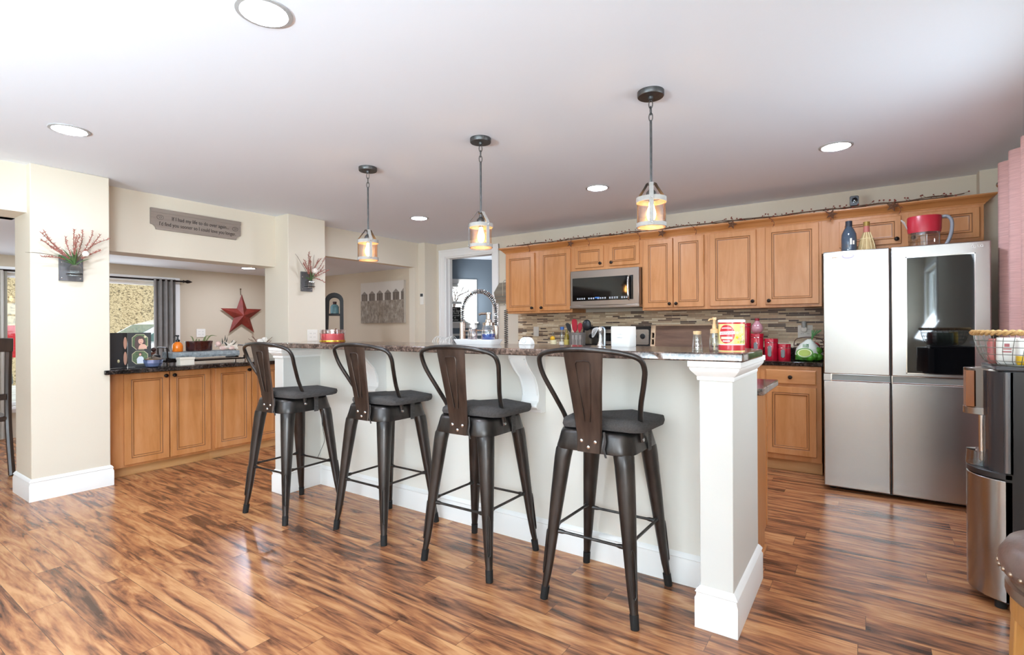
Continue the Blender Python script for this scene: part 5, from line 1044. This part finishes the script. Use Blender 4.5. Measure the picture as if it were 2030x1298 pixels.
DW = mat('white_driftwood', '#dfd3c4', 0.85, noise=0.15, nscale=30); d_ = MB(); rd = random.Random(21)
for p in (((-0.03, -0.09, 0.04), (0, -0.03, 0.07), (0.01, 0.03, 0.045), (0.02, 0.09, 0.03)), ((0.02, -0.02, 0.015), (0.02, 0.04, 0.06), (0.0, 0.07, 0.085)), ((0.03, -0.08, 0.02), (0.035, 0.0, 0.03), (0.03, 0.09, 0.012)), ((0.0, 0.0, 0.01), (0.01, 0.05, 0.03), (0.0, 0.1, 0.05))): d_.tube(smoothpath(p, 4), 0.012, 8)
d_.build('sticks', DW, dw)
s_ = MB(); s_.ball((0.0, -0.075, 0.06), 0.026, 10, 8).ball((0.03, -0.05, 0.02), (0.02, 0.035, 0.02), 10, 8).ball((0.035, 0.03, 0.018), (0.02, 0.03, 0.018), 10, 8); s_.build('shells', mat('pink_shell', '#dbb9ae', 0.5), dw)
l_ = MB()
for y, z, a in ((-0.04, 0.09, -0.3), (-0.01, 0.10, 0.3), (0.03, 0.085, 0.9), (0.06, 0.075, 1.2), (0.0, 0.07, -1.2), (0.05, 0.06, 0.2), (-0.02, 0.115, 0.0)):
    l_.tube([(0.01, y, z-0.03), (0.016, y+0.015*math.sin(a), z-0.01), (0.02, y+0.035*math.sin(a), z+0.03*math.cos(a))], [0.004, 0.013, 0.001], 6, flat=0.3)
l_.build('leaves', mat('dark_sage_leaf', '#4b4f48', 0.7), dw)
wx = thing('white_box', 'small cream cardboard box in front of the stone tray', 'box', (-4.86, 2.045, HT), None, False)
MB().box(-0.04, -0.055, 0, 0.035, 0.058, 0.058).build('box_body', mat('cream_card', '#d8cfc0', 0.6), wx, 0.002); MB().box(-0.044, -0.059, 0.05, 0.039, 0.062, 0.068).build('lid', bpy.data.materials['cream_card'], wx, 0.002)
sh = thing('model_boat', 'little wooden sailboat ornament behind the glass bowl', 'ornament', (-5.16, 1.865, HT), None, False)
MB().box(-0.05, -0.075, 0, 0.05, 0.085, 0.085).build('dark_stand', BLACKP, sh, 0.003)
MB().loft([[(x, y, z) for x, y in ((-0.012, 0), (0, -0.07*q), (0.012, 0), (0, 0.07*q))] for q, z in ((0.7, 0.086), (1.0, 0.112))]).build('hull', wood('boat_wood', '#6b3a2a', '#83503a', '#9a6a50', 'y', 0.5), sh)
MB().tube([(0, -0.02, 0.11), (0, -0.02, 0.215)], 0.002, 5).tube([(0, -0.02, 0.205), (0, 0.055, 0.115)], 0.001, 4).tube([(0, -0.02, 0.205), (0, -0.065, 0.115)], 0.001, 4).build('mast', BRONZE, sh); MB().ball((0, -0.022, 0.215), 0.009, 10, 8).build('mast_ball', BLACKP, sh); MB().ball((0, 0.05, 0.132), (0.015, 0.02, 0.02), 10, 8).build('cabin_ball', HAIRC, sh)
fv = thing('flower_vase', 'pale galvanised vase of white roses and twigs at the hatch end', 'vase of flowers', (-5.04, 2.79, HT), None, False)
MB().lathe([(0.04, 0), (0.042, 0.004), (0.052, 0.13), (0.054, 0.135), (0.05, 0.135), (0.04, 0.01)], (0, 0, 0), 24, None, False).build('vase', mat('pale_zinc', '#b6bcc4', 0.45, 0.4, noise=0.15, nscale=20), fv)
t_ = MB(); rt = random.Random(6)
for i in range(16):
    a = rt.uniform(-1.1, 1.1); l = rt.uniform(0.12, 0.2); P = [(rt.uniform(-0.01, 0.02), 0.012*math.sin(a), 0.08)] + [(0.015 + rt.uniform(-0.02, 0.02), l*k/3*math.sin(a*(1+0.1*k)) + rt.uniform(-0.006, 0.006), 0.10 + l*k/3*math.cos(a)*0.85) for k in (1, 2, 3)]
    t_.tube(smoothpath(P, 3), 0.0024, 5)
t_.build('twigs', mat('reddish_twig', '#7a5a4c', 0.8), fv)
r_ = MB()
for x, y, z in ((0.03, 0.0, 0.185), (0.02, 0.055, 0.2)):
    r_.ball((x, y, z), 0.026, 12, 8)
    for i in range(6): r_.ball((x+0.014, y+0.014*math.cos(i), z+0.014*math.sin(i)), 0.014, 8, 6)
r_.build('roses', mat('white_rose', '#efe9e0', 0.7), fv)
# ------------------------------------------------------------------ family room
def curtain(name, label, cat, p0, p1, z0, z1, folds, depth, m, norm, taper=0.0, grommets=()):
    t = thing(name, label, cat, (p0[0], p0[1], z0)); d = Vector((p1[0]-p0[0], p1[1]-p0[1])); n = folds*12; nx, ny = norm
    rings = []
    for z in [z0 + (z1-z0)*k/6 for k in range(7)]:
        q = 1 + taper*(z1-z)/(z1-z0); ring = []
        for i in range(n+1):
            s = i/n; w = depth*q*(math.sin(2*PI*folds*s) + 0.25*math.sin(4*PI*folds*s+1)); x, y = p0[0]+d.x*s, p0[1]+d.y*s; ring.append((x+nx*w, y+ny*w, z))
        back = [(x-nx*0.004, y-ny*0.004, zz) for x, y, zz in ring[::-1]]; rings.append(ring + back)
    MB().loft(rings).build('fabric_panel', m, t, smooth=70)
    return t
CURG = mat('grey_curtain', '#8e8a86', 0.9, noise=0.08, nscale=8, bump=0.3, bscale=200)
curtain('curtain', 'grey curtain hanging at the right side of the far window behind the hatch', 'curtain', (-7.70, 2.86, 0), (-7.70, 3.12, 0), 0.30, 1.87, 4, 0.028, CURG, (1, 0))
rod = thing('curtain_rod', 'dark curtain rod with spear finial above the far window', 'curtain rod', (-7.70, 2.3, 1.855))
MB().tube([(-7.70, 1.3, 1.852), (-7.70, 3.22, 1.852)], 0.011, 10).build('pole', BRONZE, rod)
MB().lathe([(0.011, 0), (0.02, 0.012), (0.012, 0.03), (0.024, 0.06), (0.018, 0.085), (0, 0.125)], (0, 0, 0), 14, Matrix.Translation((-7.70, 3.21, 1.852)) @ Matrix.Rotation(-PI/2, 4, 'X')).build('finial', BRONZE, rod)
MB().box(-7.8, 3.16, 1.845, -7.69, 3.175, 1.86).build('bracket', BRONZE, rod)
curtain('curtain', 'pale curtain beside the near column, seen through the first opening', 'curtain', (-7.70, 1.22, 0), (-7.70, 1.465, 0), 0.02, 1.85, 4, 0.03, mat('pale_curtain', '#b9b3a8', 0.9), (1, 0))
rs_ = thing('barn_star', 'large rust red metal barn star on the far tan wall', 'wall star', (-7.79, 4.045, 1.42))
BS = mat('rust_red_metal', '#7e2c20', 0.55, 0.1, noise=0.25, nscale=14); sv = MB(); P5 = [(-7.755, a, b) for a, b in star2(4.045, 1.40, 0.325, 0.128, 0.0)]
sv.add(P5 + [(-7.69, 4.045, 1.40), (-7.79, 4.045, 1.40)], [(i, (i+1) % 10, 10) for i in range(10)] + [((i+1) % 10, i, 11) for i in range(10)]); sv.build('star_body', BS, rs_, smooth=0)
MB().tube([(-7.78, 4.045, 1.71), (-7.785, 4.045, 1.80)], 0.005, 6).ball((-7.785, 4.045, 1.80), 0.011, 8, 6).build('hanger', STEM, rs_)
pt_ = thing('canvas_print', 'sepia canvas print of a row of grain silos in a field', 'picture', (-5.73, 5.03, 1.56))
cv = MB(); X0, X1, Z0, Z1, YY = -6.19, -5.275, 1.27, 1.865, 5.002; cv.box(X0, YY, Z0, X1, 5.039, Z1); cv.mi = 1; zh = Z0+(Z1-Z0)*0.55
cv.add([(X0, YY-0.0008, zh), (X1, YY-0.0008, zh), (X1, YY-0.0008, Z1), (X0, YY-0.0008, Z1)], [(0, 1, 2, 3)]); cv.mi = 2; cv.add([(X0, YY-0.0008, Z0), (X1, YY-0.0008, Z0), (X1, YY-0.0008, zh), (X0, YY-0.0008, zh)], [(0, 1, 2, 3)])
for i in range(6):
    cx = X0 + 0.085 + 0.168*i; hw = 0.066; h_ = 0.14 + 0.004*i
    if cx - hw > X1: continue
    xr = min(cx+hw, X1-0.002); cv.mi = 3; cv.add([(cx-hw, YY-0.0014, zh), (xr, YY-0.0014, zh), (xr, YY-0.0014, zh+h_*0.68), (cx-hw, YY-0.0014, zh+h_*0.68)], [(0, 1, 2, 3)])
    cv.mi = 4; cv.add([(cx-hw-0.006, YY-0.0015, zh+h_*0.66), (xr, YY-0.0015, zh+h_*0.66), (min(cx, xr), YY-0.0015, zh+h_)], [(0, 1, 2)]); cv.mi = 5; cv.add([(cx-hw, YY-0.0016, zh+h_*0.64), (xr, YY-0.0016, zh+h_*0.64), (xr, YY-0.0016, zh+h_*0.67), (cx-hw, YY-0.0016, zh+h_*0.67)], [(0, 1, 2, 3)])
cv.build('printed_canvas', [mat('canvas_edge', '#b8b0a2', 0.8), mat('sepia_sky', '#cdc4b8', 0.8, noise=0.04, nscale=4), blotch('sepia_field', [(0.3, '#6d6053'), (0.5, '#8f8273'), (0.7, '#b3a797')], 14, 0.8, 8, (2, 1, 1)), blotch('sepia_silo', [(0.35, '#5f5348'), (0.6, '#7d7064')], 30, 0.8, 4, (1, 1, 0.1)), mat('silo_roof', '#8b8075', 0.8), mat('silo_shadow', '#3f362f', 0.8)], pt_, smooth=0)
LSA = math.radians(53); LSP = Vector((-5.90, 4.33, 0))
ls = thing('ladder_shelf', 'black arched ladder shelf standing behind the far column', 'shelf', LSP, None, False, LSA)
SB = mat('black_painted_wood', '#1c1b1b', 0.45)
for yy in (0.0, 0.36):
    arch = [(-0.165, yy, 0.01), (-0.098, yy, 1.55)] + [(-0.004 + 0.094*math.cos(a), yy, 1.57+0.085*math.sin(a)) for a in [PI - PI*i/10 for i in range(11)]] + [(0.09, yy, 1.5), (0.092, yy, 0.01)]
    m = MB(); R = []
    for i, p in enumerate(arch):
        p = Vector(p); q0 = Vector(arch[max(0, i-1)]); q1 = Vector(arch[min(len(arch)-1, i+1)]); t_ = (q1-q0).normalized(); n_ = Vector((-t_.z, 0, t_.x))
        R.append([p + n_*0.024 + Vector((0, -0.012, 0)), p + n_*0.024 + Vector((0, 0.012, 0)), p - n_*0.024 + Vector((0, 0.012, 0)), p - n_*0.024 + Vector((0, -0.012, 0))])
    m.loft(R); m.build('side_frame', SB, ls, smooth=25)
for z, x0 in ((1.385, -0.105), (1.03, -0.12), (0.65, -0.138), (0.27, -0.155)): MB().box(x0, 0.0, z-0.012, 0.09, 0.36, z+0.012).build('shelf_board', SB, ls, 0.002)
def on_shelf(x, y, z): return (LSP.x + x*math.cos(LSA) - y*math.sin(LSA), LSP.y + x*math.sin(LSA) + y*math.cos(LSA), z)
tj = thing('teal_jar', 'teal glass jar with dark stopper on the black ladder shelf', 'jar', on_shelf(0.0, 0.09, 1.397), None, False)
MB().lathe([(0.05, 0), (0.056, 0.005), (0.056, 0.095), (0.04, 0.12), (0.022, 0.13)], (0, 0, 0), 20).build('glass_body', mat('teal_glass', '#6f9aa0', 0.1, Coat_Weight=0.4), tj); MB().lathe([(0.024, 0.128), (0.026, 0.165), (0, 0.168)], (0, 0, 0), 14).build('stopper', HAIRC, tj)
fg = thing('wooden_figurine', 'small leaning wooden bird figurine on the lower shelf board', 'figurine', on_shelf(-0.005, 0.08, 1.042), None, False, LSA)
MB().tube(smoothpath([(0.05, 0, 0.0), (0.025, 0, 0.07), (0.0, 0, 0.10)], 4), [0.02]*4 + [0.018, 0.015, 0.012, 0.01, 0.008], 8).build('body', SB, fg); MB().tube([(-0.04, 0, 0.045), (0.0, 0, 0.10), (0.022, 0, 0.155)], [0.006, 0.014, 0.006], 8).build('wing', mat('red_brown_wood', '#8a4c34', 0.5), fg)
DKW = wood('dark_walnut_chair', '#2a1f1a', '#3a2b24', '#4c3a31', 'z', 0.3)
dc = thing('dining_chair', 'dark wood dining chair at the left picture edge beyond the near column', 'chair', (-5.95, 0.9, 0))
for sy in (0.68, 1.125): MB().tube(smoothpath([(-5.79, sy, 0.005), (-5.86, sy, 0.25), (-5.90, sy, 0.46), (-5.90, sy, 0.75), (-5.875, sy, 1.0), (-5.845, sy, 1.12)], 4), 0.026, 8, flat=0.8).build('rear_leg', DKW, dc)
for sy in (0.70, 1.11): MB().tube([(-6.32, sy, 0.005), (-6.30, sy, 0.45)], 0.022, 8).build('front_leg', DKW, dc)
MB().box(-6.34, 0.66, 0.44, -5.88, 1.14, 0.485).build('seat', DKW, dc, 0.01)
MB().loft([[(x, 0.66, z) for x, z in ((-5.865, 1.02), (-5.83, 1.02), (-5.82, 1.13), (-5.85, 1.135))], [(x, 1.145, z) for x, z in ((-5.865, 1.02), (-5.83, 1.02), (-5.82, 1.13), (-5.85, 1.135))]]).build('top_rail', DKW, dc, 0.006)
MB().box(-5.89, 0.70, 0.62, -5.865, 1.11, 0.67).build('lower_rail', DKW, dc, 0.004)
for k in range(4): MB().loft([[(-5.885, 0.76+0.09*k, 0.66), (-5.87, 0.76+0.09*k, 0.66), (-5.87, 0.79+0.09*k, 0.66), (-5.885, 0.79+0.09*k, 0.66)], [(-5.858, 0.76+0.09*k, 1.03), (-5.843, 0.76+0.09*k, 1.03), (-5.843, 0.79+0.09*k, 1.03), (-5.858, 0.79+0.09*k, 1.03)]]).build('back_slat', DKW, dc)
# ------------------------------------------------------------------ chalkboard sign on the blue room's window sill
CBL = mat('chalkboard_black', '#151515', 0.6); CHK = mat('chalk_white', '#e8e6e2', 0.7)
Ms = BM @ Matrix.Translation((-0.20, -0.012, 1.30)) @ Matrix.Rotation(-0.1, 4, 'X') @ Matrix.Rotation(0.05, 4, 'Y')
ch_ = bpy.data.objects.new('chalkboard_sign', None); C.objects.link(ch_); ch_.matrix_world = BM @ Matrix.Translation((0.17, -0.02, 1.302)); tag(ch_, 'small black board with white hand lettering on the blue room window sill', 'sign'); ORG[ch_.name] = Vector((0, 0, 0))
MB().box(-0.105, -0.012, 0, 0.105, 0.004, 0.255).build('board', CBL, ch_, 0.002)
for i, (tx, sz) in enumerate((('Have', 0.042), ('Dog days', 0.055), ('to you &', 0.046), ('in yourself', 0.042), ('BE', 0.036), ('& shine', 0.042))): letters('chalk_lettering', tx, sz, CHK, ch_, (0.004*(i % 2), -0.0128, 0.228 - 0.0395*i), FACE_Y, sx=0.85, shear=0.25)
# ------------------------------------------------------------------ right foreground
wd = thing('water_dispenser', 'black and stainless bottom-load water dispenser by the right wall', 'water dispenser', (0.64, 3.08, 0))
DB = mat('dispenser_black', '#2a292a', 0.32); WX0 = 0.475; WY0, WY1 = 2.925, 3.24
MB().box(WX0, WY0, 0.03, 0.84, WY1, 1.005).build('cabinet_body', DB, wd, 0.006)
def bow(z0, z1, bulge, y0=WY0, y1=WY1, x=WX0, n=14):
    pl = [(x - bulge*(1-((2*i/n-1)**2))**0.75, y0 + (y1-y0)*i/n) for i in range(n+1)] + [(x+0.03, y1), (x+0.03, y0)]
    return MB().prism(pl, z0, z1, 'z')
bow(0.035, 0.545, 0.098).build('lower_door', STEEL, wd, 0.004)
bow(0.548, 0.575, 0.098).build('drip_ledge', DB, wd, 0.004)
bow(0.575, 1.0, 0.05).build('recess_panel', mat('dispenser_gloss', '#3b3a3c', 0.12), wd)
bow(0.80, 1.008, 0.105, WY0+0.095, WY1-0.06).build('tap_head', mat('head_chrome', '#8f8680', 0.15, 1.0), wd, 0.004)
bow(0.80, 0.832, 0.108, WY0+0.094, WY1-0.059).build('head_band', STEEL, wd, 0.002)
MB().prism([(0.372, 3.045), (0.369, 3.09), (0.40, 3.09), (0.40, 3.045)], 0.835, 0.995, 'z').build('amber_panel', mat('amber_trim', '#8a4f24', 0.25), wd)
MB().lathe([(0.05, 0), (0.052, 0.01), (0.048, 0.06), (0.05, 0.065)], (0.425, 3.08, 0.576), 20).build('drip_cup', glass('drip_cup_clear', '#dfe3e3', 0.25), wd)
MB().box(0.45, WY0-0.002, 1.004, 0.845, WY1+0.002, 1.022).build('top_cover', mat('dispenser_top', '#3f3e40', 0.25), wd, 0.006)
MB().tube([(0.425, 3.045, 0.60), (0.425, 3.045, 0.80)], 0.012, 10).build('recess_trim', CHROME, wd)
MB().tube([(WX0+0.012, WY0-0.003, 0.58), (WX0+0.012, WY0-0.003, 1.0)], 0.010, 8).build('corner_trim', mat('trim_grey_gloss', '#7e8084', 0.15, 0.6), wd)
gv = MB()
for i in range(13): gv.box(0.545, WY0-0.004, 0.70+0.0125*i, 0.64, WY0+0.001, 0.7075+0.0125*i)
gv.build('side_vent', mat('vent_grey', '#c3c4c4', 0.4), wd)
for y in (WY0+0.04, WY1-0.04):
    for x in (0.47, 0.80): MB().lathe([(0.02, 0), (0.02, 0.036)], (x, y, 0), 14).build('foot', RUBBER, wd)
bk = thing('wire_basket', 'wire basket with twisted rope rim on the water dispenser', 'basket', (0.56, 3.05, 1.022), None, False)
bw = MB(); WRM = mat('dark_wire', '#77766e', 0.45, 0.6)
lv_ = [(0.10, 0.003), (0.128, 0.022), (0.142, 0.05), (0.152, 0.08), (0.158, 0.108), (0.162, 0.135)]
for r, z in lv_: bw.tube([(r*math.cos(a), r*math.sin(a)*0.85, z) for a in [2*PI*i/36 for i in range(36)]], 0.0016, 5, True)
for i in range(28):
    a = 2*PI*i/28; bw.tube([(r*math.cos(a + 0.03*k), r*math.sin(a + 0.03*k)*0.85, z) for k, (r, z) in enumerate(lv_)], 0.0013, 4)
bw.tube([(0.1*math.cos(a), 0.085*math.sin(a), 0.004) for a in [2*PI*i/24 for i in range(24)]], 0.003, 6, True)
for x in (-0.06, 0, 0.06): bw.tube([(x, -0.07, 0.003), (x, 0.07, 0.003)], 0.0013, 4)
bw.build('wire_body', WRM, bk)
ROPE = mat('jute_rope', '#b9935f', 0.9, noise=0.25, nscale=80); rp = MB()
for s in (0, PI): rp.tube([((0.163 + 0.006*math.cos(22*a+s))*math.cos(a), (0.163 + 0.006*math.cos(22*a+s))*math.sin(a)*0.85, 0.142 + 0.006*math.sin(22*a+s)) for a in [2*PI*i/264 for i in range(264)]], 0.0068, 6, True)
rp.build('rope_rim', ROPE, bk)
def packet(label, x, y, w, h, a, cols):
    t = thing('food_packet', label, 'packet', (0.56+x, 3.05+y, 1.022+0.006), 'packets in the wire basket', False, a); m = MB(); m.mi = 0
    m.loft([[(xx*q, yy*p, z) for xx, yy in rrect(w, 0.045, 0.015, 4)] for q, p, z in ((0.9, 0.6, 0), (1, 1, 0.012), (1, 1, h*0.35))], True, False); m.mi = 1
    m.loft([[(xx*q, yy*p, z) for xx, yy in rrect(w, 0.045, 0.015, 4)] for q, p, z in ((1, 1, h*0.35), (1, 1, h-0.02), (0.98, 0.35, h))], False, True); m.build('wrapper', cols, t, smooth=50)
    m = MB(); m.box(-w*0.2, -0.0236, h*0.45, w*0.2, -0.0226, h*0.5).box(-w*0.15, -0.0236, h*0.56, w*0.2, -0.0226, h*0.60).box(-w*0.1, -0.0238, h*0.66, w*0.12, -0.0226, h*0.78); m.build('printed_marks', mat('packet_print', '#b5676a', 0.5), t)
PWT = mat('packet_white', '#e9e9e4', 0.35); PYE = mat('packet_yellow', '#e4b92c', 0.35); PRD = mat('packet_red', '#a8605a', 0.4); PGN = mat('packet_green', '#7d8f77', 0.4)
packet('white and yellow food packet in front in the wire basket', 0.01, -0.062, 0.09, 0.112, 0.0, [PYE, PWT])
packet('plain white packet standing beside the red one in the basket', -0.052, -0.02, 0.075, 0.115, -0.35, [PWT, PWT])
packet('red packet at the left side of the wire basket', -0.098, 0.0, 0.028, 0.11, -0.7, [PRD, PRD])
packet('greyish green packet at the back of the wire basket', 0.0, 0.045, 0.11, 0.105, 0.1, [PGN, PGN])
packet('yellow topped packet at the right in the wire basket', 0.06, -0.005, 0.06, 0.11, 0.4, [PYE, PYE])
CURP = mat('dusty_pink_curtain', '#cfa59e', 0.85, noise=0.12, nscale=30, bump=0.4, bscale=120, stretch=(0.3, 0.3, 6))
pc_ = curtain('curtain', 'dusty pink grommet curtain at the right edge beside the refrigerator', 'curtain', (0.755, 4.70, 0), (0.765, 3.30, 0), 0.05, 2.235, 5, 0.036, CURP, (1, 0))
for k in range(16):
    y = 4.70 - 1.4*(k+0.5)/16
    MB().tube([(0.765 + 0.004*math.cos(0) , y + 0.022*math.cos(a), 2.155 + 0.024*math.sin(a)) for a in [2*PI*i/16 for i in range(16)]], 0.006, 6, True).build('grommet', NICKEL, pc_)
r2 = thing('curtain_rod', 'brushed metal curtain rod through the grommets of the pink curtain', 'curtain rod', (0.765, 3.8, 2.155)); MB().tube([(0.765, 1.9, 2.155), (0.765, 4.76, 2.155)], 0.0125, 12).build('pole', NICKEL, r2); MB().ball((0.765, 4.77, 2.155), 0.022, 12, 8).build('finial', NICKEL, r2)
for y in (2.1, 4.74): MB().box(0.765, y, 2.148, XR, y+0.012, 2.162).build('bracket', NICKEL, r2)
ot = thing('leather_stool', 'round leather-topped wooden swivel stool with nailheads at the bottom right corner', 'stool', (0.50, 1.83, 0), None, False)
LEA = mat('worn_brown_leather', '#6b564e', 0.32, noise=0.2, nscale=18, bump=0.25, bscale=90); OAK = wood('honey_oak', '#9c6a33', '#b27c3f', '#c4904f', 'z', 0.4)
MB().lathe([(0.205, 0.555), (0.213, 0.575), (0.212, 0.60), (0.195, 0.632), (0.15, 0.65), (0.08, 0.658), (0, 0.66)], (0, 0, 0), 48).build('leather_seat', LEA, ot, smooth=60)
MB().lathe([(0.196, 0.50), (0.200, 0.505), (0.200, 0.53), (0.192, 0.535), (0.192, 0.553), (0.2, 0.558)], (0, 0, 0), 48, None, True).build('metal_band', mat('bronze_band', '#8a7566', 0.3, 0.8), ot)
for k in range(40):
    a = 2*PI*k/40; MB().ball((0.2115*math.cos(a), 0.2115*math.sin(a), 0.572), 0.0062, 8, 6).build('nail_head', mat('nail_brass', '#a8927e', 0.3, 0.9) if k == 0 else bpy.data.materials['nail_brass'], ot)
MB().lathe([(0.185, 0.44), (0.19, 0.445), (0.19, 0.50), (0.185, 0.505)], (0, 0, 0), 40).build('apron', OAK, ot)
for k in range(4):
    a = PI/4 + PI/2*k + 0.75; ca, sa = math.cos(a), math.sin(a); m = MB(); R = []
    for r, z, w in ((0.165, 0.46, 0.03), (0.172, 0.30, 0.028), (0.185, 0.12, 0.026), (0.20, 0.0, 0.024)): R.append([(r*ca + u*w*ca - v*w*sa, r*sa + u*w*sa + v*w*ca, z) for u, v in ((-0.7, -1), (0.7, -1), (0.7, 1), (-0.7, 1))])
    m.loft(R[::-1]); m.build('leg', OAK, ot, 0.004)
MB().tube([(0.18*math.cos(a), 0.18*math.sin(a), 0.2) for a in [2*PI*i/32 for i in range(32)]], 0.010, 8, True).build('foot_ring', OAK, ot)
# ------------------------------------------------------------------ outside
CARP = mat('white_car_paint', '#e8eaec', 0.15, Coat_Weight=0.6); CGL = mat('car_glass', '#56706c', 0.05, 0.0, Specular_IOR_Level=0.9); TYRE = mat('tyre', '#1a1a1a', 0.8)
def car(label, cx, cy, col, hs, tail, sgn=1):
    """side-on car lying along y; nose towards -y; the near side faces +x"""
    t = thing('car', label, 'car', (cx, cy, -0.12), None, False); w = 0.88
    side = [(-2.2, 0.45), (-2.15, 0.75), (-1.15, 0.93), (2.0, 0.97), (2.15, 0.85), (2.2, 0.45), (2.1, 0.28), (-2.1, 0.28)]
    MB().prism([(a*sgn, b*hs) for a, b in side], -w, w, 'x').build('body', col, t, 0.05)
    gh = [(-1.2, 0.92), (-0.55, 1.30), (-0.1, 1.42), (0.6, 1.44), (1.2, 1.34), (1.85, 0.96)]
    m = MB(); m.loft([[(x*q, a*sgn, b*hs) for a, b in gh] for x, q in ((-w, 0.93), (-w*0.86, 1), (w*0.86, 1), (w, 0.93))]); m.build('cabin', col, t, 0.03)
    for k, pl in enumerate(([(-0.95, 0.97), (-0.45, 1.28), (-0.02, 1.36), (0.12, 1.36), (0.15, 0.98)], [(0.23, 0.98), (0.22, 1.36), (0.6, 1.36), (1.1, 1.28), (1.5, 0.99)])):
        MB().prism([(a*sgn, b*hs) for a, b in pl], w*0.80, w*0.965, 'x').build('side_window', CGL, t)
    MB().prism([(-1.05*sgn, 1.0*hs), (-0.6*sgn, 1.28*hs), (-0.55*sgn, 1.31*hs), (-1.15*sgn, 0.955*hs)], -w*0.75, w*0.75, 'x').build('windscreen', CGL, t)
    MB().box(w*0.9, -1.0*sgn-0.06, 0.98*hs, w*1.12, -1.0*sgn+0.06, 1.08*hs).build('mirror', col, t, 0.02)
    for y in (-1.35, 1.35): MB().lathe([(0.2, 0), (0.33, 0.01), (0.33, 0.2), (0.2, 0.21)], (0, 0, 0), 24, Matrix.Translation((w-0.19, y, 0.33)) @ Matrix.Rotation(PI/2, 4, 'Y')).build('wheel', TYRE, t)
    MB().box(w*0.72, sgn*2.05-0.06, 0.68*hs, w*1.01, sgn*2.05+0.16, (0.95+tail)*hs).build('tail_light', mat('tail_red', '#d8333c', 0.2) if 'tail_red' not in bpy.data.materials else bpy.data.materials['tail_red'], t)
car('white car parked outside the far window', -13.4, 5.35, CARP, 1.09, 0.0)
car('dark vehicle with red tail light outside the left window', -9.9, -0.42, mat('dark_car_paint', '#3d4a4c', 0.15, Coat_Weight=0.6), 1.42, 0.02)
bt = thing('bare_tree', 'bare winter tree outside the blue room window', 'tree', (-9.3, 10.4, -0.12), None, False)
tr = MB(); BARK = mat('bark', '#6f5f58', 0.9); rt = random.Random(12)
def branch(p, d, l, r, n):
    P = [p]; 
    for k in range(4): d = (d + Vector((rt.uniform(-0.28, 0.28), rt.uniform(-0.28, 0.28), rt.uniform(-0.1, 0.2)))).normalized(); P.append(P[-1] + d*l/4)
    tr.tube(P, [r*(1-0.15*k) for k in range(5)], 6)
    if n > 0:
        for k in range(3 if n > 1 else 4): branch(P[rt.choice((2, 3, 4))], (d + Vector((rt.uniform(-1, 1), rt.uniform(-1, 1), rt.uniform(-0.3, 0.6)))).normalized(), l*0.68, r*0.52, n-1)
branch(Vector((0, 0, 0)), Vector((0, 0, 1)), 1.6, 0.09, 4); tr.build('trunk_and_branches', BARK, bt)
